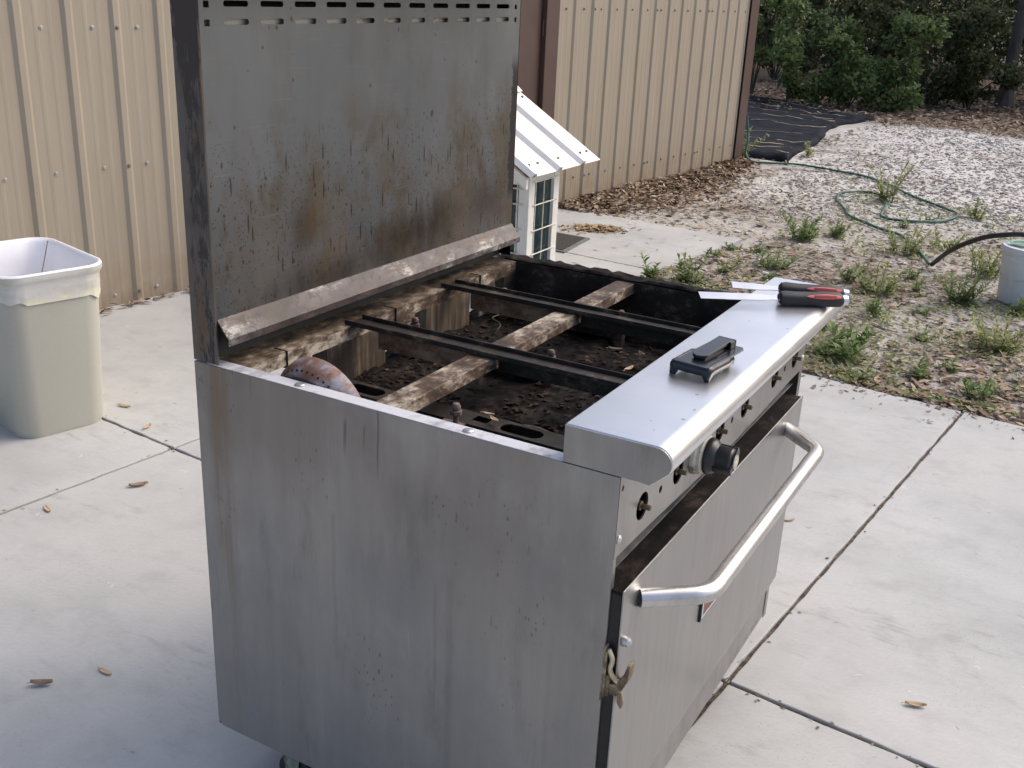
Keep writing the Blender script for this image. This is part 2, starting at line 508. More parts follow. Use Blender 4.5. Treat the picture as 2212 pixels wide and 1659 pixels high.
    litter('twig', [(0, (.07, .05, .035)), (1, (.20, .15, .11))], .85)

    def leafy(name, c0, c1, c2, tr=.25):
        q = Mat(name)
        r = q.island()
        base = q.ramp(r, [(0, c0), (.55, c1), (1, c2)])
        q.done(base, .5, 0, None, .35)
        out = q.t.nodes['Material Output']
        tl = q.t.nodes.new('ShaderNodeBsdfTranslucent')
        q.link(base, tl.inputs[0])
        mx = q.t.nodes.new('ShaderNodeMixShader')
        mx.inputs[0].default_value = tr
        q.link(q.p.outputs[0], mx.inputs[1])
        q.link(tl.outputs[0], mx.inputs[2])
        q.link(mx.outputs[0], out.inputs[0])
        M[name] = q.m
    leafy('weed_green', (.12, .17, .065), (.21, .27, .11), (.32, .37, .17), .4)
    leafy('weed_fresh', (.11, .17, .06), (.20, .28, .10), (.32, .40, .18), .45)
    leafy('weed_pale', (.20, .235, .09), (.30, .335, .14), (.44, .46, .23), .45)
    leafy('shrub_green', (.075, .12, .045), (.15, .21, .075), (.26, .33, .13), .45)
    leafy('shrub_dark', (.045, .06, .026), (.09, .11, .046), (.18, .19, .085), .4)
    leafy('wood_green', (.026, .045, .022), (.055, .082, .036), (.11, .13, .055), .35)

    q = Mat('bark')
    a = q.noise(1, 6, .7, (14, 14, 3))
    M['bark'] = q.done(q.ramp(a, [(.3, (.03, .026, .022)), (.6, (.09, .08, .07)), (.8, (.17, .155, .14))]), .9, 0, q.bump(a, .8, .03))

    q = Mat('tarp')
    a = q.noise(5, 5, .6)
    b = q.noise(250, 2, .5)
    base = q.mix(q.sm(a, .3, .7), (.008, .010, .015), (.020, .024, .034))
    M['tarp'] = q.done(base, .8, 0, q.bump(b, .2, .002, q.bump(a, .5, .03)), .08)
    plain('tarp_line', (.40, .32, .20), .8, 0, .4, 9)


mk_materials()


# ------------------------------------------------------------------ mesh helpers
class MB:
    def __init__(self):
        self.v, self.f = [], []

    def add(self, vs, fs):
        o = len(self.v)
        self.v += [tuple(p) for p in vs]
        self.f += [tuple(i + o for i in q) for q in fs]
        return self

    def box(self, x0, x1, y0, y1, z0, z1):
        v = [(x, y, z) for z in (z0, z1) for y in (y0, y1) for x in (x0, x1)]
        return self.add(v, [(0, 2, 3, 1), (4, 5, 7, 6), (0, 1, 5, 4), (2, 6, 7, 3), (0, 4, 6, 2), (1, 3, 7, 5)])

    def obox(self, c, ax, ay, az, hx, hy, hz):
        c, ax, ay, az = Vector(c), Vector(ax), Vector(ay), Vector(az)
        v = [c + ax * (sx * hx) + ay * (sy * hy) + az * (sz * hz) for sz in (-1, 1) for sy in (-1, 1) for sx in (-1, 1)]
        return self.add(v, [(0, 2, 3, 1), (4, 5, 7, 6), (0, 1, 5, 4), (2, 6, 7, 3), (0, 4, 6, 2), (1, 3, 7, 5)])

    def prism(self, prof, fn, a, b):
        """profile of (p, q) points; fn(p, q, t) -> xyz; extruded t from a to b"""
        n = len(prof)
        v = [fn(p, q, a) for p, q in prof] + [fn(p, q, b) for p, q in prof]
        f = [(i, (i + 1) % n, n + (i + 1) % n, n + i) for i in range(n)]
        f += [tuple(reversed(range(n))), tuple(range(n, 2 * n))]
        return self.add(v, f)

    def tube(self, pts, r, n=10, cap=True, r1=None):
        pts = [Vector(p) for p in pts]
        rs = r if isinstance(r, (list, tuple)) else [r + ((r1 - r) * i / (len(pts) - 1) if r1 is not None else 0) for i in range(len(pts))]
        vs, fs = [], []
        prev = None
        for i, p in enumerate(pts):
            t = (pts[min(i + 1, len(pts) - 1)] - pts[max(i - 1, 0)]).normalized()
            if prev is None:
                u = t.orthogonal().normalized()
            else:
                u = (prev - t * prev.dot(t))
                u = u.normalized() if u.length > 1e-6 else t.orthogonal().normalized()
            prev = u
            w_ = t.cross(u)
            for k in range(n):
                a = 2 * math.pi * k / n
                vs.append(p + (u * math.cos(a) + w_ * math.sin(a)) * rs[i])
        for i in range(len(pts) - 1):
            for k in range(n):
                fs.append((i * n + k, i * n + (k + 1) % n, (i + 1) * n + (k + 1) % n, (i + 1) * n + k))
        if cap:
            fs.append(tuple(reversed(range(n))))
            fs.append(tuple((len(pts) - 1) * n + k for k in range(n)))
        return self.add(vs, fs)

    def lathe(self, prof, c, axis, n=24):
        """prof: (radius, height along axis)"""
        c, a = Vector(c), Vector(axis).normalized()
        u = a.orthogonal().normalized()
        w_ = a.cross(u)
        vs, fs = [], []
        for r, h in prof:
            for k in range(n):
                t = 2 * math.pi * k / n
                vs.append(c + a * h + (u * math.cos(t) + w_ * math.sin(t)) * r)
        for i in range(len(prof) - 1):
            for k in range(n):
                fs.append((i * n + k, i * n + (k + 1) % n, (i + 1) * n + (k + 1) % n, (i + 1) * n + k))
        fs.append(tuple(reversed(range(n))))
        fs.append(tuple((len(prof) - 1) * n + k for k in range(n)))
        return self.add(vs, fs)

    def plate(self, outer, holes, fn, t0, t1):
        """flat plate with holes in (p, q) space; fn(p, q, t) -> xyz"""
        bm = bmesh.new()
        loops = []
        for lp in [outer] + holes:
            vs_ = [bm.verts.new((p, q, 0)) for p, q in lp]
            for i in range(len(vs_)):
                bm.edges.new((vs_[i], vs_[(i + 1) % len(vs_)]))
            loops.append(vs_)
        bmesh.ops.triangle_fill(bm, use_beauty=True, use_dissolve=False, edges=bm.edges[:])
        bm.verts.index_update()
        n = len(bm.verts)
        pq = [(v.co.x, v.co.y) for v in bm.verts]
        v = [fn(p, q, t0) for p, q in pq] + [fn(p, q, t1) for p, q in pq]
        f = []
        for fc in bm.faces:
            ids = [x.index for x in fc.verts]
            f.append(tuple(reversed(ids)))
            f.append(tuple(i + n for i in ids))
        for lp in loops:
            for i in range(len(lp)):
                a, b = lp[i].index, lp[(i + 1) % len(lp)].index
                f.append((a, b, b + n, a + n))
        bm.free()
        return self.add(v, f)

    def build(self, name, mat, parent=None, smooth=False, bevel=0, seg=2, label=None, kind=None, fixn=True):
        me = bpy.data.meshes.new(name)
        me.from_pydata(self.v, [], self.f)
        if fixn:
            bm = bmesh.new()
            bm.from_mesh(me)
            bmesh.ops.recalc_face_normals(bm, faces=bm.faces[:])
            bm.to_mesh(me)
            bm.free()
        return mkobj(name, me, mat, parent, smooth, bevel, seg, label, kind)


def mkobj(name, me, mat, parent=None, smooth=False, bevel=0, seg=2, label=None, kind=None):
    me.materials.append(M[mat])
    if smooth:
        me.shade_smooth()
        if smooth == 'auto':
            bm = bmesh.new()
            bm.from_mesh(me)
            for e in bm.edges:
                if len(e.link_faces) == 2 and e.calc_face_angle(0) > R(35):
                    e.smooth = False
            bm.to_mesh(me)
            bm.free()
    o = bpy.data.objects.new(name, me)
    col.objects.link(o)
    if parent is not None:
        o.parent = parent
    if bevel:
        b = o.modifiers.new('bevel', 'BEVEL')
        b.width = bevel
        b.segments = seg
        b.limit_method = 'ANGLE'
        b.angle_limit = R(40)
    if label:
        o['label'] = label
    if kind:
        o['kind'] = kind
    return o


def thing(name, label, cat, loc=(0, 0, 0), rz=0, group=None):
    o = bpy.data.objects.new(name, None)
    o.empty_display_size = .1
    col.objects.link(o)
    o.location = loc
    o.rotation_euler = (0, 0, rz)
    return tag(o, label, cat, group)


def tag(o, label, cat, group=None):
    o['label'] = label
    o['category'] = cat
    if group:
        o['group'] = group
    return o


def circle(c, r, n=24, rx=None):
    return [(c[0] + (rx or r) * math.cos(2 * math.pi * i / n), c[1] + r * math.sin(2 * math.pi * i / n)) for i in range(n)]


def rrect(cx, cy, hx, hy, r, n=5):
    out = []
    for k, (sx, sy) in enumerate(((1, 1), (-1, 1), (-1, -1), (1, -1))):
        for i in range(n + 1):
            a = math.pi / 2 * (k + i / n)
            out.append((cx + sx * (hx - r) + r * math.cos(a), cy + sy * (hy - r) + r * math.sin(a)))
    return out


def smooth_path(pts, k=6):
    """Catmull-Rom through pts"""
    P = [Vector(p) for p in pts]
    P = [P[0] * 2 - P[1]] + P + [P[-1] * 2 - P[-2]]
    out = []
    for i in range(1, len(P) - 2):
        for j in range(k):
            t = j / k
            a, b, c, e = P[i - 1], P[i], P[i + 1], P[i + 2]
            out.append(.5 * ((2 * b) + (c - a) * t + (2 * a - 5 * b + 4 * c - e) * t * t + (3 * b - a - 3 * c + e) * t ** 3))
    out.append(P[-2])
    return out


def np_mesh(name, V, F):
    """V (n,3) floats, F (m,k) ints"""
    me = bpy.data.meshes.new(name)
    V = np.asarray(V, np.float32)
    F = np.asarray(F, np.int32)
    m, k = F.shape
    me.vertices.add(len(V))
    me.vertices.foreach_set('co', V.ravel())
    me.loops.add(m * k)
    me.loops.foreach_set('vertex_index', F.ravel())
    me.polygons.add(m)
    me.polygons.foreach_set('loop_start', np.arange(0, m * k, k, dtype=np.int32))
    me.update(calc_edges=True)
    me.validate()
    return me


def vnoise(x, y, s, seed=0):
    """cheap smooth value noise, numpy"""
    x = np.asarray(x, float) * s + seed * 17.3
    y = np.asarray(y, float) * s + seed * 9.1
    xi, yi = np.floor(x), np.floor(y)
    fx, fy = x - xi, y - yi
    fx, fy = fx * fx * (3 - 2 * fx), fy * fy * (3 - 2 * fy)

    def h(a, b):
        return np.modf(np.abs(np.sin(a * 127.1 + b * 311.7 + seed) * 43758.5453))[0]
    return (h(xi, yi) * (1 - fx) + h(xi + 1, yi) * fx) * (1 - fy) + (h(xi, yi + 1) * (1 - fx) + h(xi + 1, yi + 1) * fx) * fy


# ------------------------------------------------------------------ site frames
G0 = np.array([-1.197, 1.015])                    # where two patio joints cross
GE1 = np.array([.9951, -.0993])
GE2 = np.array([.0993, .9951])
WA = np.array([-2.55, 1.876])                     # a point at the foot of the wall
WD = np.array([.1185, .99295])                    # along the wall
WN = np.array([WD[1], -WD[0]])                    # out of the wall


def gp(a, b, z=0.0):
    p = G0 + GE1 * a + GE2 * b
    return (p[0], p[1], z)


def wp(s, o, z):
    p = WA + WD * s + WN * o
    return (p[0], p[1], z)


def on_patio(x, y):
    r0, r1 = np.asarray(x) - G0[0], np.asarray(y) - G0[1]
    a = r0 * GE1[0] + r1 * GE1[1]
    b = r0 * GE2[0] + r1 * GE2[1]
    return ((b < 2.1) & (a > -1.6) & (a < 5.7) & (b > -6)) | ((b < 4.2) & (a < .075) & (a > -1.6) & (b > 0))


def yard_z(x, y):
    x, y = np.asarray(x, float), np.asarray(y, float)
    z = -.012 + .022 * (vnoise(x, y, 1.1, 3) - .5) + .016 * (vnoise(x, y, 4.5, 5) - .5)
    z = z + .10 * np.exp(-(((x + .6) / 1.1) ** 2 + ((y - 11.3) / 1.6) ** 2))
    far = np.clip((y - 14) / 10, 0, 1)
    z = z + far * .5 * (vnoise(x, y, .3, 8) - .35)
    r0, r1 = x - G0[0], y - G0[1]
    a = r0 * GE1[0] + r1 * GE1[1]
    b = r0 * GE2[0] + r1 * GE2[1]
    din = np.minimum.reduce([2.1 - b, a + 1.6, 5.7 - a, b + 6])
    din2 = np.minimum.reduce([4.2 - b, a + 1.6, .075 - a, b])
    ins = np.maximum(din, din2)
    z = np.where(ins > .03, -.07, z)
    return z


# ------------------------------------------------------------------ the setting: yard, patio
def make_yard():
    xs = np.concatenate([np.linspace(-80, -9, 16)[:-1], np.linspace(-9, -3.2, 30)[:-1], np.linspace(-3.2, 3.2, 150)[:-1], np.linspace(3.2, 9, 30)[:-1], np.linspace(9, 80, 16)])
    ys = np.concatenate([np.linspace(-70, -6, 14)[:-1], np.linspace(-6, 2.6, 40)[:-1], np.linspace(2.6, 9, 150)[:-1], np.linspace(9, 18, 120)[:-1], np.linspace(18, 30, 40)[:-1], np.linspace(30, 120, 20)])
    X, Y = np.meshgrid(xs, ys)
    Z = yard_z(X, Y)
    V = np.stack([X.ravel(), Y.ravel(), Z.ravel()], 1)
    nx, ny = len(xs), len(ys)
    i = np.arange(nx * ny).reshape(ny, nx)
    F = np.stack([i[:-1, :-1], i[:-1, 1:], i[1:, 1:], i[1:, :-1]], -1).reshape(-1, 4)
    me = np_mesh('ground', V, F)
    o = mkobj('ground', me, 'yard_soil', smooth=True)
    o['kind'] = 'structure'
    o['label'] = 'sandy yard ground with pale gravel and leaf litter'


make_yard()


def make_patio():
    root = bpy.data.objects.new('patio', None)
    col.objects.link(root)
    root['kind'] = 'structure'
    root['label'] = 'pale grey concrete patio divided by dark joints'
    A = [-1.47, 0, 1.905, 3.81, 5.7]
    B = [-6.0, -4.0, -2.0, 0, 2.09]
    cells = [(A[i], A[i + 1], B[j], B[j + 1]) for i in range(4) for j in range(4)]
    cells += [(-1.47, .075, 2.09, 3.125), (-1.47, .075, 3.125, 4.22)]
    g = .0055
    rr = random.Random(3)
    for (a0, a1, b0, b1) in cells:
        n = 46
        pts = []
        # slightly ragged outline
        for (p, q) in (((a0 + g, b0 + g), (a1 - g, b0 + g)), ((a1 - g, b0 + g), (a1 - g, b1 - g)), ((a1 - g, b1 - g), (a0 + g, b1 - g)), ((a0 + g, b1 - g), (a0 + g, b0 + g))):
            for k in range(n):
                t = k / n
                jx, jy = (rr.uniform(-.0022, .0012), rr.uniform(-.0022, .0022)) if k else (0, 0)
                pts.append((p[0] + (q[0] - p[0]) * t + jx, p[1] + (q[1] - p[1]) * t + jy))
        m = MB().prism(pts, lambda p, q, t: gp(p, q, t), -.09, 0)
        m.build('slab_panel', 'concrete', root, bevel=.003, seg=2)
    m = MB().prism([(-1.46, -5.99), (5.69, -5.99), (5.69, 2.08), (.065, 2.08), (.065, 4.21), (-1.46, 4.21)], lambda p, q, t: gp(p, q, t), -.085, -.008)
    m.build('joint_filler', 'joint_dirt', root)


make_patio()


# ------------------------------------------------------------------ metal building
def make_building():
    root = thing('metal_building', 'tan ribbed metal building with brown door and brown corner trim', 'building', (0, 0, 0))
    H = 3.0
    P = .2157
    sections = []
    s = .195 - 4 * P * 1.0
    # sheets left of the door and right of it; each sheet is four rib pitches wide
    starts = [(.195 - 8 * P, 4), (.195 - 4 * P, 4), (.195, 4), (.195 + 4 * P, 4), (.195 + 8 * P, 2)]
    right = [(3.448, 3.8935), (3.8935, 4.752), (4.752, 5.597), (5.597, 6.365)]

    def sheet(ribs, s0, s1, lap):
        prof = []
        pts = []

        def put(s_, o):
            pts.append((s_, o))
        put(s0, 0)
        for r_ in ribs:
            for ds, o in ((-.028, 0), (-.012, .0115), (.012, .0115), (.028, 0)):
                if s0 < r_ + ds < s1:
                    put(r_ + ds, o)
            for mr in (.078, .138):
                for ds, o in ((-.012, 0), (-.005, .0010), (.005, .0010), (.012, 0)):
                    if s0 < r_ + mr + ds < s1 and r_ + mr < s1 - .02:
                        put(r_ + mr + ds, o)
        put(s1, 0)
        pts.sort()
        n = len(pts)
        m = MB()
        v = [wp(a, b + lap, -.05) for a, b in pts] + [wp(a, b + lap, H) for a, b in pts]
        m.add(v, [(i, i + 1, n + i + 1, n + i) for i in range(n - 1)])
        v = [wp(a, b + lap - .002, -.05) for a, b in pts] + [wp(a, b + lap - .002, H) for a, b in pts]
        m.add(v, [(i + 1, i, n + i, n + i + 1) for i in range(n - 1)])
        m.build('wall_panel', 'wall_tan', root, fixn=False)
    for k, (a, n) in enumerate(starts):
        b = a + n * P
        end = b + (.036 if n == 4 else 0.0)
        if k == len(starts) - 1:
            end = 2.33
        sheet([a + P * i for i in range(n + 1)], a - .03 if k else a - .2, end, .0015 * (k % 2) + .0005)
    for k, (a, b) in enumerate(right):
        ribs = [a + (b - a) / (4 if k else 2) * i for i in range(5 if k else 3)]
        sheet(ribs, a + .001 if k == 0 else a - .03, b + (.036 if k < 3 else 0), .0015 * (k % 2) + .0005)
    # screws
    sm_ = MB()
    sm_.lathe([(.0085, 0), (.0085, .002), (.0052, .0022), (.0052, .006), (.004, .007)], (0, 0, 0), (WN[0], WN[1], 0), 10)
    proto = {}

    def screw(s_, o, z, mat):
        if mat not in proto:
            me = bpy.data.meshes.new('screw')
            me.from_pydata(sm_.v, [], sm_.f)
            me.materials.append(M[mat])
            proto[mat] = me
        ob = bpy.data.objects.new('screw', proto[mat])
        col.objects.link(ob)
        ob.parent = root
        ob.location = wp(s_, o, z)
    for z, ss in ((1.183, (-.353, -.137, .088, .30, .516)), (.613, (-.358, -.14, .083, .296, .512)), (.05, (-.35, -.135, .077, .296, .51))):
        for s_ in ss:
            screw(s_, .003, z, 'zinc')
        screw(.195, .014, z - .002, 'zinc_dark')
    for z, ss in ((1.285, (3.557, 3.771, 3.988, 4.197, 4.408, 4.625, 4.831, 5.044, 5.258, 5.466, 5.675, 5.887, 6.098, 6.30)),
                  (.162, (3.768, 3.972, 4.191, 4.405, 4.615, 4.821, 5.034, 5.25, 5.456, 5.665, 5.889, 6.094, 6.30))):
        for s_ in ss:
            screw(s_, .003, z, 'zinc_dark')
        for s_ in (3.8935, 4.752, 5.597):
            screw(s_, .014, z, 'zinc_dark')
    # brown corner trim
    m = MB()
    m.prism([(6.367, .027), (6.525, .027), (6.525, -.16), (6.519, -.16), (6.519, .021), (6.367, .021)], lambda p, q, t: wp(p, q, t), -.05, H)
    m.build('corner_trim', 'brown_paint', root, bevel=.003)
    # end wall running away from the corner
    MB().prism([(6.515, -.161), (6.515, -5.5), (6.50, -5.5), (6.50, -.161)], lambda p, q, t: wp(p, q, t), -.05, H).build('end_wall', 'wall_tan', root)
    # inner core so the building is closed
    MB().prism([(-1.9, -.03), (2.33, -.03), (2.33, -.2), (-1.9, -.2)], lambda p, q, t: wp(p, q, t), -.05, H).build('wall_core', 'brown_paint', root)
    MB().prism([(3.45, -.03), (6.36, -.03), (6.36, -.2), (3.45, -.2)], lambda p, q, t: wp(p, q, t), -.05, H).build('wall_core', 'brown_paint', root)
    # door and frame
    m = MB()
    m.prism([(3.30, .03), (3.446, .03), (3.446, -.06), (3.30, -.06)], lambda p, q, t: wp(p, q, t), 0, 2.2)
    m.prism([(2.335, .03), (2.43, .03), (2.43, -.06), (2.335, -.06)], lambda p, q, t: wp(p, q, t), 0, 2.2)
    m.prism([(2.335, .03), (3.446, .03), (3.446, -.06), (2.335, -.06)], lambda p, q, t: wp(p, q, t), 2.201, 2.29)
    m.build('door_frame', 'brown_paint', root, bevel=.004)
    dr = MB().prism([(2.433, -.004), (3.296, -.004), (3.296, -.045), (2.433, -.045)], lambda p, q, t: wp(p, q, t), .015, 2.197).build('door', 'brown_paint', root, bevel=.004)
    for z in (.28, 1.0, 1.12, 1.9):
        if z == 1.0:
            continue
        MB().tube([wp(3.298, .006, z), wp(3.298, .006, z + .10)], .007, 10).build('hinge', 'brown_paint', dr, smooth='auto')
    MB().lathe([(.012, 0), (.012, .04), (.027, .045), (.027, .07), (.02, .078)], wp(2.52, -.004, 1.0), (WN[0], WN[1], 0), 16).build('knob', 'zinc', dr, smooth='auto')
    MB().prism([(2.33, -.03), (3.45, -.03), (3.45, -.2), (2.33, -.2)], lambda p, q, t: wp(p, q, t), 2.292, H).build('lintel_panel', 'wall_tan', root)
    # roof slab (keeps sky light out of the shell, seen only in reflections)
    MB().prism([(-2, .25), (6.7, .25), (6.7, -5.6), (-2, -5.6)], lambda p, q, t: wp(p, q, t), H + .002, H + .1).build('roof', 'brown_paint', root)


make_building()


# ------------------------------------------------------------------ the cooking range
ZT, DP, WDT, ZB = .842, .740, .914, .14


def make_range():
    root = thing('cooking_range', 'stripped stainless steel six-burner range with tall back guard, grimy inside', 'range')
    # ---- left side panel with inward top flange and front flange
    m = MB()
    m.prism([(0, ZB + .012), (.010, ZB), (DP, ZB), (DP, ZT), (0, ZT)], lambda p, q, t: (p, t, q), 0, .002)
    m.box(DP - .002, DP, .0021, .012, ZB, .7215)
    lp = m.build('side_panel', 'steel_side', root, bevel=.0012)
    fl = MB()
    for x0, x1 in ((0.0, .656),):
        fl.box(x0, x1, .0021, .027, ZT - .0022, ZT + .0002)
    fl.build('top_flange', 'flange_flaky', lp)
    for x, y in ((.204, .0145), (.504, .0145)):
        MB().lathe([(.0085, 0), (.0078, .0016), (.004, .0026)], (x, y, ZT + .0002), (0, 0, 1), 16).build('rivet', 'zinc', lp, smooth=True)
    # ---- right side panel
    m = MB()
    m.prism([(0, ZB), (DP, ZB), (DP, ZT), (0, ZT)], lambda p, q, t: (p, t, q), WDT, WDT + .003)
    m.box(DP - .002, DP, WDT - .016, WDT - .0001, ZB, .7215)
    rp = m.build('side_panel', 'steel_side', root, bevel=.001)
    # black crusted right top flange
    xs = np.linspace(.055, .655, 120)
    vv, ff = [], []
    for i, x in enumerate(xs):
        for j, y in enumerate(np.linspace(.888, .928, 9)):
            z = ZT + .001 + .006 * vnoise(x, y, 70, 2) * (1 if 0 < j < 8 else .1) + .004 * vnoise(x, y, 25, 4)
            yy = y + (.004 * (vnoise(x, 1.0, 60, 6) - .5) if j == 8 else 0)
            vv.append((x, yy, float(z)))
    for i in range(119):
        for j in range(8):
            a = i * 9 + j
            ff.append((a, a + 9, a + 10, a + 1))
    nb = len(vv)
    for i in range(120):
        vv.append((xs[i], .888, ZT - .004))
        vv.append((xs[i], .928, ZT - .004))
    for i in range(119):
        ff.append((nb + 2 * i, nb + 2 * i + 2, (i + 1) * 9, i * 9))
        ff.append((i * 9 + 8, (i + 1) * 9 + 8, nb + 2 * i + 3, nb + 2 * i + 1))
    MB().add(vv, ff).build('top_flange', 'char', rp, smooth='auto', label='right top flange crusted with black grease')
    MB().box(.004, .655, .886, .8879, .70, ZT).build('inner_wall', 'enamel_dark', root)
    MB().box(.004, .655, .0275, .029, .70, ZT - .003).build('inner_wall', 'enamel_dark', root)
    MB().box(.6565, .658, .004, .91, .70, ZT - .002).build('inner_wall', 'enamel_dark', root)
    # ---- back skin, bottom, oven box fill
    MB().box(0, .002, .0021, WDT - .0001, ZB, .715).build('back_panel', 'steel_scabbed', root)
    MB().box(.01, .70, .03, .885, ZB + .012, .705).build('oven_box_fill', 'black_metal', root)  # unseen dark fill, added to block light inside the body
    # ---- back rail with tabs and openings
    rail = MB().box(.018, .085, .028, .886, ZT - .002, ZT).build('back_rail', 'rail_stained', root)
    per = .305
    m = MB()
    m.box(.083, .085, .028, .886, ZT - .025, ZT - .0021)
    m.build('apron', 'enamel_burnt', rail)
    for (a, b) in ((.028, .075), (.223, .392), (.528, .690), (.833, .886)):
        m = MB().box(.0835, .0862, a, b, .712, ZT - .0255)
        m.box(.05, .0834, a, a + .002, .712, ZT - .0255)
        m.build('heat_shield', 'enamel_dark' if a > .7 or a < .1 else 'shield_streaked', rail)
    for k in range(3):
        MB().box(.0838, .0866, .121 + per * k, .183 + per * k, .752, ZT - .004).build('tab', 'enamel_burnt', rail)
        MB().box(.06, .088, .1195 + per * k, .1209 + per * k, ZT - .03, ZT + .0012).build('seam', 'black_metal', rail)
    # ---- centre beam
    cb = MB()
    cb.prism([(.332, ZT - .0015), (.374, ZT - .0015), (.376, ZT - .022), (.373, ZT - .022), (.371, ZT - .004), (.335, ZT - .004), (.333, ZT - .022), (.330, ZT - .022)], lambda p, q, t: (p, t, q), .0275, .8858)
    cb.build('centre_beam', 'enamel_burnt', root, bevel=.001)
    # ---- dividers
    for (yc, lab) in ((.315, 0), (.626, 1)):
        dv = MB()
        y0, y1 = yc - .023, yc + .023
        dv.box(.070, .655, y0, y0 + .003, ZT - .0005, ZT + .0085)
        dv.box(.076, .655, y1 - .003, y1, ZT - .0005, ZT + .0085)
        dv.box(.074, .655, y0 + .0031, y1 - .0031, ZT - .0005, ZT + .0015)
        o = dv.build('divider', 'enamel_dark', root, bevel=.0008)
        b = MB().box(.13, .329, yc - .004, yc - .002, .803, ZT - .004)
        b.build('baffle', 'rusty', o)
        b = MB().box(.378, .64, yc - .004, yc - .002, .815, ZT - .004)
        b.build('baffle', 'enamel_dark', o)
    # ---- burner supports with oval openings, and the pilot posts
    for (yc, mat, ov) in ((.172, 'enamel_dark', True), (.470, 'char', False), (.778, 'enamel_dark', True)):
        holes = []
        if ov:
            for xc in (.208, .503):
                holes.append(rrect(xc, yc, .036, .0155, .0154, 8))
            for xc in (.43,):
                holes.append(rrect(xc, yc + .004, .014, .010, .002, 2))
        z = .786 if ov else .762
        m = MB().plate([(.095, yc - .024), (.645, yc - .024), (.645, yc + .024), (.095, yc + .024)], holes, lambda p, q, t: (p, q, t), z - .002, z)
        m.box(.095, .645, yc - .024, yc - .022, z - .03, z - .0021)
        m.box(.095, .645, yc + .022, yc + .024, z - .03, z - .0021)
        m.build('burner_support', mat, root)
    for (x, y, zt) in ((.412, .128, .824), (.412, .437, .824), (.410, .742, .822), (.112, .452, .822), (.125, .768, .812)):
        m = MB().lathe([(.012, 0), (.012, .05)], (x, y, zt - .088), (0, 0, 1), 8)
        m.lathe([(.0045, 0), (.0045, .035)], (x, y, zt - .038), (0, 0, 1), 10)
        m.lathe([(.0055, 0), (.0095, .001), (.0095, .007), (.0055, .008)], (x, y, zt - .018), (0, 0, 1), 6)
        m.lathe([(.007, 0), (.0075, .004), (.005, .009), (.001, .0105)], (x, y, zt - .0085), (0, 0, 1), 12)
        m.box(x - .024, x + .014, y - .006, y + .006, zt - .034, zt - .0315)
        m.build('pilot_post', 'post_rust', root, smooth='auto')
    # ---- burnt crust on the bottom
    nx, ny = 190, 250
    X, Y = np.meshgrid(np.linspace(.004, .655, nx), np.linspace(.030, .8855, ny))
    def crust(X, Y):
        Z = .738 + .010 * vnoise(X, Y, 9, 1) + .006 * vnoise(X, Y, 28, 2) + .007 * vnoise(X, Y, 75, 3) ** 2
        Z += .040 * np.exp(-((Y - .88) / .05) ** 2) * vnoise(X, Y, 8, 7)
        Z += .018 * np.exp(-(((X - .5) / .09) ** 2 + ((Y - .45) / .2) ** 2))
        return Z - .03 * np.exp(-((X - .0) / .05) ** 2)
    Z = crust(X, Y)
    i = np.arange(nx * ny).reshape(ny, nx)
    F = np.stack([i[:-1, :-1], i[:-1, 1:], i[1:, 1:], i[1:, :-1]], -1).reshape(-1, 4)
    mkobj('grease_crust', np_mesh('grease_crust', np.stack([X.ravel(), Y.ravel(), Z.ravel()], 1), F), 'char', root)
    # loose flakes lying on it
    n = 2400
    fx, fy = rng.uniform(.09, .65, n), rng.uniform(.04, .88, n)
    keep = (np.abs(fx - .352) > .03)
    fx, fy = fx[keep], fy[keep]
    fz = crust(fx, fy) + rng.uniform(.0002, .002, len(fx))
    V, F = leaf_batch(fx, fy, fz, rng.uniform(.003, .014, len(fx)) * (1 + .8 * (rng.random(len(fx)) > .93)), .8, .3, 0, None, .22)
    mkobj('loose_flakes', np_mesh('loose_flakes', V, F), 'flake', root, kind='stuff')
    # ---- back guard
    bgd = bpy.data.objects.new('back_guard', None)
    col.objects.link(bgd)
    bgd.parent = root
    holes = []
    for zr in (1.353, 1.378):
        for k in range(11):
            holes.append(rrect(.0775 + .07665 * k, zr, .0255, .0042, .0041, 5))
        holes.append(rrect(.0185, zr - .001, .0055, .0045, .0008, 2))
        holes.append(rrect(.897, zr - .001, .0045, .0045, .0008, 2))
    TOP = 1.435
    m = MB().plate([(.0032, .9165), (.9162, .9165), (.9162, TOP), (.0032, TOP)], holes, lambda p, q, t: (t, p, q), .0485, .051)
    m.build('front_sheet', 'steel_guard', bgd, label='grey front sheet of back guard with slots and baked grease')
    m = MB().box(0, .0512, 0, .003, ZT + .003, TOP)
    m.box(.0500, .0522, -.0012, .0031, ZT + .003, TOP)
    m.build('end_sheet', 'steel_scabbed', bgd, bevel=.0007)
    MB().box(0, .0508, .9165, .9195, ZT + .003, TOP).build('end_sheet', 'char', bgd)
    MB().box(.0, .002, .0031, .9164, ZT + .003, TOP).build('rear_sheet', 'enamel_dark', bgd)
    MB().box(.040, .0415, .0035, .9160, 1.335, 1.3635).build('baffle_sheet', 'enamel_pale', bgd)
    MB().box(-.005, .20, -.004, .924, TOP + .0005, TOP + .02).build('top_shelf', 'steel_scabbed', bgd, bevel=.003)
    MB().box(.0205, .0225, .0031, .9164, ZT + .0005, .925).build('recess_sheet', 'recess_dark', bgd)
    t = MB()
    t.prism([(.0512, .9185), (.0745, .8905), (.0745, .8785), (.0728, .8785), (.0728, .8895), (.0505, .916)], lambda p, q, t: (p, t, q), .0035, .918)
    t.build('splash_trim', 'trim_burnt', bgd, bevel=.0012)
    # ---- front ledge
    prof = [(.657, .8425), (.657, .896), (.784, .8965)]
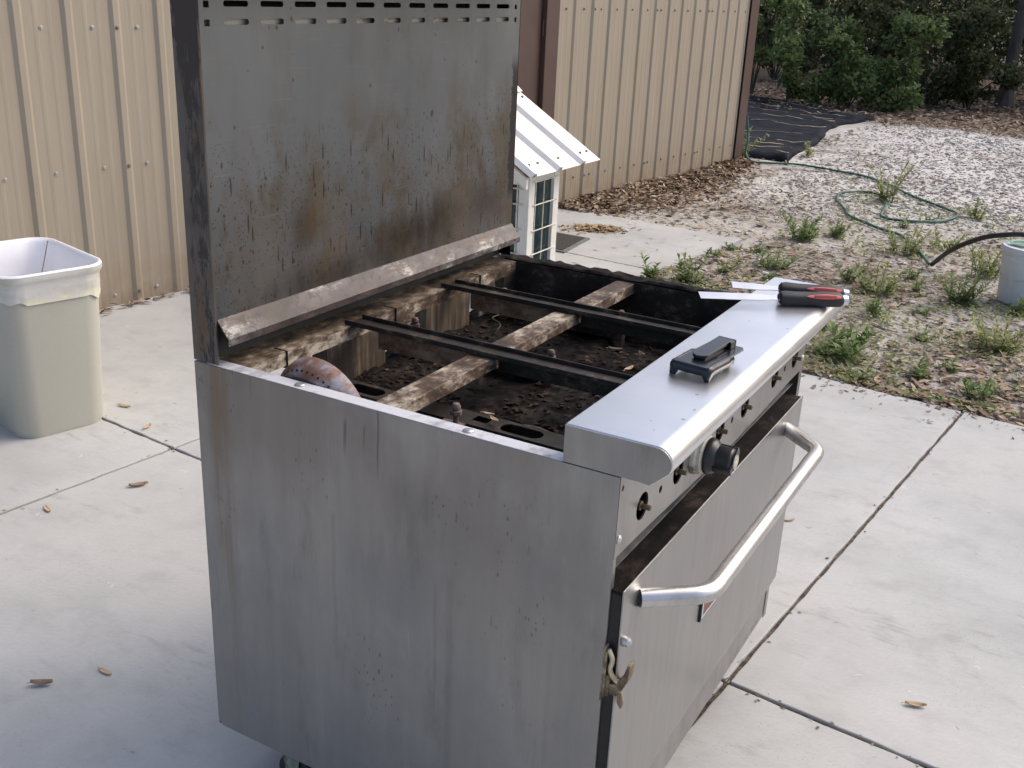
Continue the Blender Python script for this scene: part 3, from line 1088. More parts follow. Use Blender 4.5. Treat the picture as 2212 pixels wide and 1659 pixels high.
    for k in range(9):
        a = math.pi / 2 - k / 8 * R(118)
        prof.append((.786 + .0215 * math.cos(a), .875 + .0215 * math.sin(a)))
    prof += [(.788, .848), (.780, .8415), (.768, .8425)]
    fl_ = MB().prism(prof, lambda p, q, t: (p, t, q), 0.0025, .922).build('front_ledge', 'steel_ledge', root, smooth='auto', bevel=.0015)
    MB().prism([(.732 + (p - .732) * .985, .868 + (q - .868) * .96) for p, q in prof], lambda p, q, t: (p, t, q), -.0002, .0023).build('ledge_end', 'steel_side', fl_)  # darker steel on the end face paints in its dimmer reflection
    # ---- control panel with shaft holes
    holes = [circle((y, .765), .0205, 20) for y in (.087, .221, .404, .531, .706, .84)]
    holes += [circle((y, .763), .006, 12) for y in (.153, .464, .771)]
    holes += [circle((.0115, .823), .0042, 10)]
    low = [(.0025 + .909 * k / 12, .7225 - .010 * math.sin(math.pi * k / 12) ** 2) for k in range(13)]
    cp = MB().plate(low + [(.9115, .8418), (.0025, .8418)], holes, lambda p, q, t: (t, p, q), DP - .002, DP + .0005).build('control_panel', 'steel_front', root)
    MB().box(.71, .712, .003, .911, .735, .838).build('panel_back', 'black_metal', cp)
    MB().box(.66, DP - .003, .003, .911, .7215, .7235).build('panel_return', 'black_metal', cp)
    MB().lathe([(.0062, 0), (.0062, .001), (.004, .003), (.0015, .0035)], (DP + .0006, .0125, .748), (1, 0, 0), 12).build('screw', 'zinc', cp, smooth='auto')
    MB().lathe([(.0062, 0), (.0062, .001), (.004, .003), (.0015, .0035)], (DP + .0006, .9, .748), (1, 0, 0), 12).build('screw', 'zinc', cp, smooth='auto')
    MB().lathe([(.006, 0), (.006, .002), (.003, .003)], (DP - .004, .0115, .824), (1, 0, 0), 8).build('screw', 'rusty', cp)
    for y in (.087, .221, .404, .531, .706, .84):
        m = MB().lathe([(.0070, 0), (.0070, .017), (.0040, .018), (.0040, .030), (.0034, .031)], (.722, y, .765), (1, 0, 0), 12)
        m.build('valve_stem', 'brass_old', root, smooth='auto')
    # knob of the oven thermostat
    kn = MB().lathe([(.0335, 0), (.0335, .006), (.031, .009), (.031, .014), (.027, .017)], (DP + .0008, .298, .766), (1, 0, 0), 32).build('bezel', 'enamel_pale', root, smooth='auto', label='worn pale bezel behind the only remaining knob')
    m = MB().lathe([(.0285, 0), (.0290, .004), (.0255, .012), (.0205, .016), (.0195, .038), (.017, .040)], (DP + .018, .298, .766), (1, 0, 0), 32)
    m.obox((DP + .045, .298, .766), (1, 0, 0), (0, .8, .6), (0, -.6, .8), .016, .0225, .0065)
    m.build('knob', 'black_plastic', kn, smooth='auto', bevel=.0012)
    MB().lathe([(.0115, 0), (.0115, .0015), (.009, .002)], (DP + .061, .298, .766), (1, 0, 0), 20).build('knob_cap', 'enamel_pale', kn, smooth='auto')
    # ---- recess strip, door, kick plate
    MB().box(.705, .707, .017, .897, .66, .7212).build('oven_face', 'char', root)
    MB().box(.716, .730, .018, .896, .690, .6925).build('face_strip', 'steel_worn', root)
    MB().box(.7165, .7185, .018, .896, .6926, .706).build('face_strip', 'recess_dark', root)
    m = MB().box(.7105, .7573, .0035, .869, .272, .6725)
    dr = m.build('door', 'black_metal', root, bevel=.002, label='oven door with tubular handle')
    m = MB()
    m.prism([(.0005, .266), (.872, .266), (.872, .681), (.0005, .681)], lambda p, q, t: (t, p, q), .7576, .760)
    m.box(.735, .7575, .8695, .872, .266, .678)
    m.build('door_sheet', 'steel_front', dr, bevel=.0008)
    vv, ff = [], []
    m = MB().box(.720, .7575, .0036, .8690, .673, .6765)
    m.build('door_top', 'char', dr)
    path = smooth_path([(.7602, .058, .642), (.79, .082, .642), (.8165, .1035, .642), (.828, .115, .642), (.836, .130, .642), (.839, .149, .642), (.839, .185, .642), (.839, .42, .642), (.839, .645, .642), (.839, .681, .642), (.836, .700, .642), (.828, .715, .642), (.8165, .7265, .642), (.79, .749, .642), (.7602, .774, .642)], 5)
    MB().tube(path, .0138, 18).build('handle', 'steel_handle', dr, smooth='auto')
    e = MB().box(.7602, .7635, .345, .535, .444, .498).build('badge', 'black_metal', dr)
    m = MB().plate([(.348, .447), (.532, .447), (.532, .495), (.348, .495)], [[(.354, .453), (.526, .453), (.526, .489), (.354, .489)]], lambda p, q, t: (t, p, q), .7636, .7644)
    m.build('badge_border', 'chrome', e)
    MB().box(.7636, .7640, .3545, .5255, .4535, .4885).build('badge_field', 'badge_red', e)
    kp = MB().box(.7355, .738, .017, .897, ZB + .004, .2385).build('kick_plate', 'steel_side', root)
    MB().box(.7355, .7505, .017, .897, .2388, .2455).build('kick_lip', 'steel_worn', kp, bevel=.001)
    MB().box(.71, .7352, .017, .897, .2, .2615).build('lower_frame', 'black_metal', root)
    # ---- door catch at the corner
    m = MB()
    m.box(.7412, .7440, -.010, .013, .508, .594)
    m.box(.7441, .7475, -.010, -.0075, .514, .588)
    m.box(.7441, .7475, .0105, .013, .514, .560)
    la = m.build('door_catch', 'catch_brass', root, bevel=.001)
    MB().tube(smooth_path([(.747, -.004, .590), (.754, -.005, .576), (.752, -.005, .560), (.757, -.003, .547), (.768, .002, .537), (.775, .008, .541)], 5), .0036, 8).build('spring_wire', 'catch_wire', la, smooth='auto')
    m = MB().prism([(.7445, .532), (.760, .538), (.770, .552), (.776, .574), (.780, .574), (.778, .550), (.771, .532), (.764, .520), (.756, .518), (.7445, .514)], lambda p, q, t: (p, t, q), -.004, .014)
    m.box(.7445, .752, -.007, .010, .516, .550)
    m.build('catch_hook', 'catch_brass', la, bevel=.001)
    MB().lathe([(.0075, 0), (.008, .005), (.0055, .011), (.002, .0125)], (.7605, .012, .600), (1, -.4, .2), 10).build('catch_screw', 'zinc', la, smooth='auto')
    m = MB().prism([(.760, .518), (.768, .520), (.772, .505), (.768, .494), (.762, .503)], lambda p, q, t: (p, t, q), .004, .008)
    m.build('catch_tail', 'rusty', la, bevel=.001)
    # ---- casters
    for (x, y) in ((.125, .07), (.64, .07), (.125, .84), (.64, .84)):
        c = MB().box(x - .045, x + .045, y - .045, y + .045, ZB - .006, ZB + .0115)
        c = c.build('caster', 'caster_green', root, bevel=.002)
        m = MB().lathe([(.022, 0), (.024, .008), (.016, .02)], (x, y, ZB - .0262), (0, 0, 1), 18)
        for s_ in (-1, 1):
            m.prism([(x - .022, ZB - .026), (x + .022, ZB - .026), (x + .012, .035), (x + .002, .03), (x - .010, .035)], lambda p, q, t: (p, t, q), y + s_ * .0185, y + s_ * .0215)
        m.build('fork', 'caster_green', c, smooth='auto')
        MB().lathe([(.030, 0), (.040, .004), (.042, .015), (.040, .026), (.030, .030)], (x + .002, y - .015, .042), (0, 1, 0), 28).build('wheel', 'rubber_black', c, smooth='auto')


def leaf_batch(x, y, z, size, aspect=.36, curl=.25, upright=0.0, rng_=None, tilt=.35):
    """flat-ish leaves (6 verts, 2 quads folded along the midrib); returns V (n*6,3), F (n*2,4)"""
    r_ = rng_ if rng_ is not None else rng
    n = len(x)
    az = r_.uniform(0, 2 * np.pi, n)
    roll = r_.normal(0, tilt, n)
    pit = r_.normal(0, tilt * .8, n)
    cu = r_.uniform(-.3, 1, n) * curl
    asp = aspect * r_.uniform(.75, 1.3, n)
    base = np.array([[-.5, 0, 0], [-.12, .5, 1], [.2, .42, 1], [.5, 0, 0], [.2, -.42, 1], [-.12, -.5, 1]])
    P = np.zeros((n, 6, 3))
    P[:, :, 0] = base[None, :, 0]
    P[:, :, 1] = base[None, :, 1] * asp[:, None]
    P[:, :, 2] = base[None, :, 2] * (cu * asp)[:, None] * .9 + (base[None, :, 0] ** 2) * cu[:, None] * .6
    P *= np.asarray(size)[:, None, None]
    cr, sr = np.cos(roll)[:, None], np.sin(roll)[:, None]
    Y = P[:, :, 1] * cr - P[:, :, 2] * sr
    Z = P[:, :, 1] * sr + P[:, :, 2] * cr
    cp, sp = np.cos(pit)[:, None], np.sin(pit)[:, None]
    X = P[:, :, 0] * cp + Z * sp
    Z = -P[:, :, 0] * sp + Z * cp
    ca, sa = np.cos(az)[:, None], np.sin(az)[:, None]
    X2 = X * ca - Y * sa
    Y2 = X * sa + Y * ca
    V = np.stack([X2 + np.asarray(x)[:, None], Y2 + np.asarray(y)[:, None], Z + np.asarray(z)[:, None]], -1).reshape(-1, 3)
    k = np.arange(n)[:, None] * 6
    F = np.concatenate([k + np.array([[0, 3, 2, 1]]), k + np.array([[0, 5, 4, 3]])], 0)
    return V, F


make_range()


# ------------------------------------------------------------------ things in and on the range
def make_burner():
    c = Vector((.197, .050, .781))
    ax = Vector((-.06, -.97, -.20)).normalized()
    root = thing('burner_head', 'round rusty cast-iron burner head leaning in the near back corner of the range', 'burner', tuple(c))
    loc = Vector((0, 0, 0))
    m = MB().lathe([(.060, -.034), (.083, -.034), (.0845, -.030), (.083, -.012), (.0735, .004), (.070, .006)], loc, ax, 48)
    m.build('burner_body', 'cast_iron', root, smooth='auto')
    MB().lathe([(.0685, .0062), (.066, .0072), (.03, .0066), (.012, .0066)], loc, ax, 48).build('burner_face', 'burner_grey', root, smooth='auto')
    u = ax.orthogonal().normalized()
    w_ = ax.cross(u)
    hm = MB()
    for k in range(44):
        t = 2 * math.pi * k / 44
        dv = (u * math.cos(t) + w_ * math.sin(t))
        p = dv * .0758 + ax * (-.001)
        q = (dv * .8 + ax * .58).normalized()
        hm.lathe([(.0021, 0), (.0021, .0012)], p, q, 8)
    hm.build('port_holes', 'black_metal', root)


make_burner()


def make_clip():
    # black belt-clip holster for a phone lying face down on the ledge
    c = Vector((.735, .322, .896))
    root = thing('phone_holster', 'black plastic belt-clip phone holster lying on the steel ledge', 'holster', tuple(c), R(-7))
    L, Wd = .066, .033        # half length along y, half width along x

    def F(p, q, t):
        return (p, q, t)
    # back plate
    out = [(-Wd + .003, -L + .006), (-Wd + .007, -L + .001), (Wd - .007, -L + .001), (Wd - .003, -L + .006), (Wd - .001, -.012), (Wd - .0025, .052), (Wd - .008, L - .004), (-Wd + .012, L - .004), (-Wd + .006, L - .010), (-Wd + .006, .006), (-Wd + .001, .001)]
    m = MB().prism(out, F, .0195, .0225)
    m.build('back_plate', 'clip_plastic', root, bevel=.0014, seg=3)
    # near end wall with arch between two feet, wrapping round the corners
    v, f = [], []
    prof = []
    n = 22
    for k in range(n + 1):
        t = k / n
        # path: from left side, round corner, along near end, round corner, right side
        if t < .22:
            px, py = -Wd, -L + .066 - .062 * t / .22
            tt = 0
        elif t > .78:
            px, py = Wd, -L + .004 + .080 * (t - .78) / .22
            tt = 1
        else:
            s = (t - .22) / .56
            px = -Wd + 2 * Wd * s
            py = -L + .004 - .006 * math.sin(math.pi * min(1, max(0, s))) ** .5
        prof.append((px, py, t))
    wall = MB()
    vs_, fs_ = [], []
    for (px, py, t) in prof:
        inn = .0022
        nx_, ny_ = (1, 0) if t < .22 else ((-1, 0) if t > .78 else (0, 1))
        lowz = .0095
        if .22 <= t <= .34 or .70 <= t <= .80:
            lowz = .0
        elif t < .22:
            lowz = .010
        elif t > .80:
            lowz = .009
        vs_ += [(px - nx_ * -.0075 if nx_ else px * .90, py + ny_ * .0075, .0228), (px + nx_ * .003 if nx_ else px * .96, py + ny_ * .003, .0212), (px, py, .0165), (px + nx_ * .0005, py + ny_ * .0008, max(lowz, .0005)),
                (px + nx_ * inn, py + ny_ * inn, max(lowz, .0005)), (px + nx_ * inn, py + ny_ * inn, .0170), (px + nx_ * .0075 if nx_ else px * .90, py + ny_ * .0075, .0200)]
    for i in range(n):
        for j in range(7):
            a = i * 7 + j
            b = i * 7 + (j + 1) % 7
            fs_.append((a, b, b + 7, a + 7))
    fs_ += [(0, 1, 2, 3, 4, 5, 6), tuple(n * 7 + k for k in (6, 5, 4, 3, 2, 1, 0))]
    wall.add(vs_, fs_)
    wall.build('end_wall', 'clip_plastic', root, smooth=True)
    # far feet
    for sx in (-1, 1):
        MB().box(sx * (Wd - .020) - .004, sx * (Wd - .020) + .004, L - .030, L - .022, .0004, .0194).build('foot', 'clip_plastic', root, bevel=.001)
    # spring clip arm, rounded at the near end
    arm = [(-.011, -.032)]
    arm = [(-.0125 * math.cos(a), -.030 - .0125 * math.sin(a)) for a in [math.pi * k / 12 for k in range(13)]]
    arm = arm + [(.0125, .050), (-.0125, .050)]
    m = MB()
    nA = len(arm)
    vt, vb = [], []
    for (p, q) in arm:
        s = (q + .045) / .095
        z = .0262 + .0050 * math.sin(min(1, max(0, s)) * 1.75)
        vt.append((p, q, z + .0035))
        vb.append((p, q, z - .001))
    m.add(vb + vt, [(i, (i + 1) % nA, nA + (i + 1) % nA, nA + i) for i in range(nA)] + [tuple(range(nA, 2 * nA)), tuple(reversed(range(nA)))])
    m.build('clip_arm', 'clip_plastic', root, bevel=.0008)
    m = MB().box(-.013, .0165, .0502, .0545, .0226, .0345)
    m.box(.0126, .0165, .036, .0501, .0226, .0340)
    m.build('clip_hinge', 'clip_plastic', root, bevel=.001)
    m = MB().box(-.0095, .0095, -.034, .030, .0226, .0251)
    m.build('clip_post', 'black_plastic', root)
    m = MB().box(.0165, .0175, -.012, .022, .0226, .0236)
    m.box(-.0175, -.0165, -.020, .010, .0226, .0236)
    m.build('slot_rib', 'black_plastic', root)


make_clip()


def make_scraper(name, label, tip, butt, zc, roll, lift, inl=R(52)):
    a, b = Vector((*tip, zc + lift)), Vector((*butt, zc))
    root = thing(name, label, 'putty knife', tuple(b))
    dr = (a - b)
    Lt = dr.length
    dr.normalize()
    side = Vector((-dr.y, dr.x, 0)).normalized()
    up = dr.cross(side) * -1
    if up.z < 0:
        up = -up
    side = side * math.cos(roll) + up * math.sin(roll)
    up = dr.cross(side)
    if up.z < 0:
        up = -up

    def P(l, s, u):
        return tuple(dr * l + side * s + up * u)
    hl = .118
    # handle: lofted oval
    secs = [(.0, .0112, .0098), (.004, .0134, .0118), (.03, .0142, .0126), (.06, .0132, .0114), (.085, .0132, .0112), (.105, .0142, .0118), (.114, .0128, .0104), (hl, .008, .0055)]
    vs_, fs_ = [], []
    n = 18
    for (l, hs, hu) in secs:
        for k in range(n):
            t = 2 * math.pi * k / n
            c_, s_ = math.cos(t), math.sin(t)
            vs_.append(P(l, hs * math.copysign(abs(c_) ** .7, c_), hu * math.copysign(abs(s_) ** .7, s_)))
    for i in range(len(secs) - 1):
        for k in range(n):
            fs_.append((i * n + k, i * n + (k + 1) % n, (i + 1) * n + (k + 1) % n, (i + 1) * n + k))
    fs_ += [tuple(reversed(range(n))), tuple((len(secs) - 1) * n + k for k in range(n))]
    h = MB().add(vs_, fs_).build('handle', 'rubber_black', root, smooth='auto')
    # red inlay on the upper face
    vs_, fs_ = [], []
    m_ = 14
    for i in range(m_ + 1):
        l = .006 + .064 * i / m_
        wdt = .46 * math.sin(math.pi * min(1, (i + 1.6) / (m_ + 1.6))) ** .6
        hs = np.interp(l, [q[0] for q in secs], [q[1] for q in secs])
        hu = np.interp(l, [q[0] for q in secs], [q[2] for q in secs])
        for j, sgn in enumerate((-1, -.5, 0, .5, 1)):
            t = inl + wdt * sgn
            c_, s_ = math.cos(t), math.sin(t)
            vs_.append(P(l, (hs + .0005) * math.copysign(abs(c_) ** .7, c_), (hu + .0005) * math.copysign(abs(s_) ** .7, s_)))
    for i in range(m_):
        for j in range(4):
            q = i * 5 + j
            fs_.append((q, q + 5, q + 6, q + 1))
    MB().add(vs_, fs_).build('grip_inlay', 'handle_red', h, smooth=True)
    for off in (-.003, .0, .003):
        t = inl + off * 60
        c_, s_ = math.cos(t), math.sin(t)
        pp = [P(l, (hs_ + .0005) * math.copysign(abs(c_) ** .7, c_), (hu_ + .0005) * math.copysign(abs(s_) ** .7, s_)) for l, hs_, hu_ in ((.014, .0137, .0121), (.03, .0142, .0126), (.056, .0133, .0116))]
        MB().tube(pp, .0006, 6).build('grip_groove', 'handle_dark', h)
    # hammer cap
    cp_ = [(-.012, .0075), (-.010, .0102), (-.001, .0106)]
    vs_, fs_ = [], []
    for (l, r_) in cp_:
        for k in range(n):
            t = 2 * math.pi * k / n
            vs_.append(P(l, r_ * 1.05 * math.cos(t), r_ * .82 * math.sin(t)))
    for i in range(2):
        for k in range(n):
            fs_.append((i * n + k, i * n + (k + 1) % n, (i + 1) * n + (k + 1) % n, (i + 1) * n + k))
    fs_ += [tuple(reversed(range(n))), tuple(2 * n + k for k in range(n))]
    MB().add(vs_, fs_).build('end_cap', 'chrome', root, smooth='auto')
    # blade
    out = [(hl - .004, -.0085), (hl + .014, -.0085), (hl + .035, -.0120), (Lt, -.0130), (Lt, .0130), (hl + .035, .0120), (hl + .014, .0085), (hl - .004, .0085)]
    vs_ = [P(l, s, -.0006) for l, s in out] + [P(l, s, .0006) for l, s in out]
    n8 = len(out)
    MB().add(vs_, [tuple(range(n8)), tuple(range(n8, 2 * n8))] + [(i, (i + 1) % n8, n8 + (i + 1) % n8, n8 + i) for i in range(n8)]).build('blade', 'chrome', root)


make_scraper('putty_knife', 'black and red handled putty knife nearest the holster, blade tip over the open range', (.600, .645), (.821, .788), .9088, R(-12), .002)
make_scraper('putty_knife', 'second putty knife with red inlay, lying behind the nearer one at the ledge end', (.628, .742), (.812, .832), .9088, R(-12), .005)


# ------------------------------------------------------------------ rubbish bin and liner
def make_bin():
    cx, cy, rz = -1.755, .965, R(-14)
    root = thing('rubbish_bin', 'tall beige plastic rubbish bin standing by the tan wall', 'bin', (cx, cy, 0), rz)

    def ring(hx, hy, r, z, n=8):
        return [(p, q, z) for p, q in rrect(0, 0, hx, hy, r, n)]

    def loft(rings):
        n = len(rings[0])
        v, f = [], []
        for r_ in rings:
            v += r_
        for i in range(len(rings) - 1):
            for k in range(n):
                f.append((i * n + k, i * n + (k + 1) % n, (i + 1) * n + (k + 1) % n, (i + 1) * n + k))
        return v, f
    H = .535
    v, f = loft([ring(.185, .135, .06, .012), ring(.190, .140, .065, .0), ring(.195, .144, .066, .02), ring(.222, .163, .07, H - .02), ring(.218, .159, .07, H - .02), ring(.185, .138, .064, .024)])
    n = len(ring(1, 1, .1, 0))
    f += [tuple(range(n)), tuple(5 * n + k for k in reversed(range(n)))]
    MB().add(v, f).build('bin_body', 'bin_beige', root, smooth='auto')
    v, f = loft([ring(.223, .164, .07, H - .022), ring(.229, .170, .075, H - .016), ring(.2325, .1735, .077, H - .010), ring(.2325, .1735, .077, H + .003), ring(.230, .171, .076, H + .008), ring(.226, .167, .074, H + .008), ring(.2235, .1645, .072, H), ring(.2225, .1635, .07, H - .019)])
    MB().add(v, f).build('rim', 'liner_white', root, smooth='auto')
    lin = thing('bin_liner', 'thin white bin liner with yellowish hem tucked over the beige bin', 'bin liner', (cx, cy, 0), rz)
    rr = random.Random(5)

    def wr(hx, hy, r, z, amp, zamp=0.0, seed=0):
        out = []
        pts = rrect(0, 0, hx, hy, r, 14)
        m_ = len(pts)
        for k, (p, q) in enumerate(pts):
            s = 1 + amp * (math.sin(k * .9 + seed) + math.sin(k * 2.3 + seed * 2)) * .5
            out.append((p * s, q * s, z + zamp * (math.sin(k * .21 + seed) + .5 * math.sin(k * .8 + 2 * seed))))
        return out
    # inside
    v, f = loft([wr(.172, .124, .06, .06, .004), wr(.190, .138, .06, .25, .004, 0, 1), wr(.206, .147, .07, H - .06, .006, 0, 2), wr(.2175, .1585, .07, H - .005, .0015, 0, 2), wr(.2255, .1665, .074, H + .0095, 0), wr(.2315, .1725, .077, H + .0100, 0), wr(.2345, .1755, .078, H + .004, 0)])
    n = len(wr(1, 1, .1, 0, 0))
    f += [tuple(range(n))]
    MB().add(v, f).build('liner_inside', 'liner_white', lin, smooth=True)
    v, f = loft([wr(.2346, .1756, .078, H + .003, 0), wr(.2345, .1755, .078, H - .010, .001, 0, 1), wr(.2305, .1715, .076, H - .018, .001, .001, 1), wr(.2265, .1675, .075, H - .026, .002, .001, 2), wr(.2255, .1665, .074, H - .042, .005, .003, 2.4), wr(.2258, .1668, .074, H - .058, .009, .006, 3), wr(.2235, .1646, .073, H - .074, .006, .008, 3.6), wr(.2240, .1650, .073, H - .088, .010, .011, 3.2)])
    MB().add(v, f).build('liner_skirt', 'bin_skirt', lin, smooth=True)
    tw = MB().tube(smooth_path([(.13, -.03, H - .12), (.05, .03, H - .05), (-.075, .115, H + .028)], 4), .0016, 6)
    o = tw.build('thin_stick', 'twig')
    o.location = (cx, cy, 0)
    o.rotation_euler = (0, 0, rz)
    tag(o, 'thin dark stick leaning inside the white bin liner', 'stick')


make_bin()


# ------------------------------------------------------------------ little white house with metal roof
def make_house():
    root = thing('small_white_house', 'little white wooden house with white ribbed metal roof and barred dark windows', 'garden house')
    X0, X1, Y0, Y1 = -1.90, -1.09, 3.105, 3.405
    Zw = .60
    m = MB().box(X0 + .02, X1 - .03, Y0 + .03, Y1 - .03, 0, Zw + .05)
    m.build('house_core', 'wood_raw', root)
    for (x, y) in ((X1, Y0), (X1, Y1), (X0, Y0), (X0, Y1)):
        sx = -1 if x == X1 else 1
        sy = 1 if y == Y0 else -1
        hw = .055
        m = MB().box(min(x, x + sx * .026), max(x, x + sx * .026), min(y, y + sy * hw), max(y, y + sy * hw), 0, Zw)
        m.box(min(x + sx * .0262, x + sx * hw), max(x + sx * .0262, x + sx * hw), min(y, y + sy * .026), max(y, y + sy * .026), 0, Zw)
        m.build('corner_post', 'white_paint', root, bevel=.002)
    # side facing the yard: rails, pane, bars
    m = MB().box(X1 - .024, X1 - .002, Y0 + .056, Y1 - .056, Zw - .028, Zw)
    m.box(X1 - .024, X1 - .002, Y0 + .056, Y1 - .056, 0, .07)
    m.build('rail', 'white_paint', root, bevel=.002)
    w1 = MB().box(X1 - .022, X1 - .016, Y0 + .0555, Y1 - .0555, .0705, Zw - .0285).build('window', 'glass_dark', root)
    for z in (.575, .467, .346, .233, .12):
        MB().tube([(X1 + .004, Y0 + .036, z), (X1 + .004, Y1 - .022, z)], .0034, 8).build('bar', 'wire_white', w1, smooth='auto')
    for y in (Y0 + .062, Y0 + .143):
        MB().tube([(X1 + .0, y, .072), (X1 + .0, y, Zw - .03)], .003, 8).build('bar', 'wire_white', w1, smooth='auto')
    # long side facing the range
    m = MB().box(X0 + .056, X1 - .056, Y0 + .002, Y0 + .024, Zw - .04, Zw)
    m.box(X0 + .056, X1 - .056, Y0 + .002, Y0 + .024, 0, .07)
    m.build('rail', 'white_paint', root, bevel=.002)
    w2 = MB().box(X0 + .0555, X1 - .0555, Y0 + .016, Y0 + .022, .0705, Zw - .0405).build('window', 'glass_dark', root)
    for z in (.545, .473, .357, .24, .13):
        MB().tube([(X0 + .03, Y0 - .004, z), (X1 - .033, Y0 - .004, z)], .0042, 8).build('bar', 'wire_white', w2, smooth='auto')
    for x in (X1 - .062, X1 - .14, X1 - .22, X1 - .30, X1 - .38, X1 - .46, X1 - .54, X1 - .62, X1 - .7):
        MB().tube([(x, Y0 - .0, .072), (x, Y0 - .0, Zw - .042)], .004, 8).build('bar', 'wire_white', w2, smooth='auto')
    MB().box(X0 + .056, X1 - .056, Y1 - .024, Y1 - .002, 0, Zw).build('rear_board', 'white_paint', root)
    MB().box(X0 + .002, X0 + .024, Y0 + .056, Y1 - .056, 0, Zw).build('side_board', 'white_paint', root)
    # gable boards
    ex, ez, rx, rz = -.992, .634, -1.495, .940
    for y in (Y0 + .012, Y1 - .022):
        MB().prism([(X1 - .01, Zw + .0005), (X1 - .01, Zw + .075), (rx, rz - .03), (X0 + .01, Zw + .075), (X0 + .01, Zw + .0005)], lambda p, q, t: (p, t, q), y, y + .012).build('gable_board', 'wood_raw', root)
    # roof sheets with ribs along the slope
    ribs = (3.205, 3.447)
    YA, YB = 2.935, 3.640
    rf = bpy.data.objects.new('roof', None)
    col.objects.link(rf)
    rf.parent = root
    for sgn in (1, -1):
        prof = [(YA, 0)]
        for r_ in (2.962,) + ribs:
            prof += [(r_ - .026, 0), (r_ - .011, .020), (r_ + .011, .020), (r_ + .026, 0)]
        prof += [(YB, 0)]
        nn = Vector((rz - ez, 0, (ex - rx))).normalized()

        def pt(y, o, e):
            b = Vector((ex, y, ez)) if e else Vector((rx, y, rz))
            b = b + nn * o
            if sgn < 0:
                b.x = 2 * rx - b.x
            return tuple(b)
        n = len(prof)
        v = [pt(y, o, 1) for y, o in prof] + [pt(y, o, 0) for y, o in prof] + [pt(y, o - .003, 1) for y, o in prof] + [pt(y, o - .003, 0) for y, o in prof]
        f = [(i, i + 1, n + i + 1, n + i) for i in range(n - 1)] + [(2 * n + i + 1, 2 * n + i, 3 * n + i, 3 * n + i + 1) for i in range(n - 1)]
        f += [(i + 1, i, 2 * n + i, 2 * n + i + 1) for i in range(n - 1)] + [(0, n, 3 * n, 2 * n), (n - 1, 3 * n - 1, 4 * n - 1, 2 * n - 1)]
        MB().add(v, f).build('roof_sheet', 'roof_white', rf)
        if sgn > 0:
            for y in (3.02, 3.10, 3.30, 3.53, 3.60):
                for t in (.12, .86):
                    b = Vector((ex + (rx - ex) * t, y, ez + (rz - ez) * t))
                    MB().lathe([(.008, 0), (.008, .002), (.005, .003), (.005, .007)], b + nn * .0005, nn, 8).build('screw', 'zinc_dark', rf)
        # barge board and edge flashing on the near gable
        bb = [Vector((ex - .03, YA + .012, ez - .012)), Vector((rx, YA + .012, rz - .012))]
        vv = []
        for e in bb:
            for dy, dz in ((0, 0), (.018, 0), (.018, -.045), (0, -.045)):
                q = e + Vector((0, dy, dz))
                if sgn < 0:
                    q.x = 2 * rx - q.x
                vv.append(tuple(q))
        MB().add(vv, [(0, 1, 5, 4), (1, 2, 6, 5), (2, 3, 7, 6), (3, 0, 4, 7), (0, 3, 2, 1), (4, 5, 6, 7)]).build('barge_board', 'roof_white', rf)
    MB().prism([(rx - .05, rz - .018), (rx, rz + .022), (rx + .05, rz - .018), (rx, rz + .012)], lambda p, q, t: (p, t, q), YA - .001, YB + .001).build('ridge_cap', 'roof_white', rf)


make_house()


# ------------------------------------------------------------------ door mat
def make_mat():
    root = thing('door_mat', 'dark doormat with grey border on the slab by the brown door', 'doormat')
    pts = [(-2.10, 4.18), (-1.405, 4.145), (-1.445, 4.56), (-2.14, 4.60)]
    m = MB().prism([(-2.08, 4.205), (-1.435, 4.172), (-1.472, 4.535), (-2.11, 4.57)], lambda p, q, t: (p, q, t), .002, .013)
    m.build('mat_field', 'rubber_mat', root)
    m = MB().plate(pts, [[(-2.081, 4.204), (-1.434, 4.171), (-1.471, 4.536), (-2.111, 4.571)]], lambda p, q, t: (p, q, t), .001, .010)
    m.build('mat_border', 'mat_edge', root, bevel=.002)


make_mat()


# ------------------------------------------------------------------ bucket, hoses, tarp
def make_bucket():
    c = (.945, 4.755)
    z0 = float(yard_z(*c))
    root = thing('plastic_bucket', 'white plastic bucket with lid in the weeds, black hose on top', 'bucket', (c[0], c[1], z0))
    m = MB().lathe([(.118, 0), (.128, .004), (.130, .02), (.146, .225), (.149, .226), (.149, .236), (.147, .238), (.148, .262)], (0, 0, 0), (0, 0, 1), 48)
    m.build('bucket_body', 'bucket_white', root, smooth='auto')
    m = MB().lathe([(.149, 0), (.157, .002), (.158, .02), (.154, .030), (.140, .031), (.138, .024), (.02, .022)], (0, 0, .2622), (0, 0, 1), 48)
    m.build('lid', 'bucket_white', root, smooth='auto')
    pts = []
    for k in range(21):
        t = math.pi * k / 20
        pts.append((.158 * math.cos(t) * 1.0, -.162 * math.sin(t) * .86 - .0, .235 - .105 * math.sin(t)))
    rot = Matrix.Rotation(R(-35), 4, 'Z')
    pts = [rot @ Vector(p) for p in pts]
    MB().tube(pts, .0022, 6).build('bail_handle', 'wire_white', root, smooth='auto')
    o = MB().add([(-.11, -.03, .298), (-.05, -.06, .305), (-.01, -.01, .297), (-.04, .04, .309), (-.10, .035, .300), (-.135, .0, .31)], [(0, 1, 2), (0, 2, 3), (0, 3, 4), (0, 4, 5)]).build('plastic_scrap', 'green_plastic')
    o.location = (c[0], c[1], z0)
    sm = o.modifiers.new('solid', 'SOLIDIFY')
    sm.thickness = .003
    tag(o, 'crumpled pale green plastic scrap on the white bucket lid', 'scrap')


make_bucket()


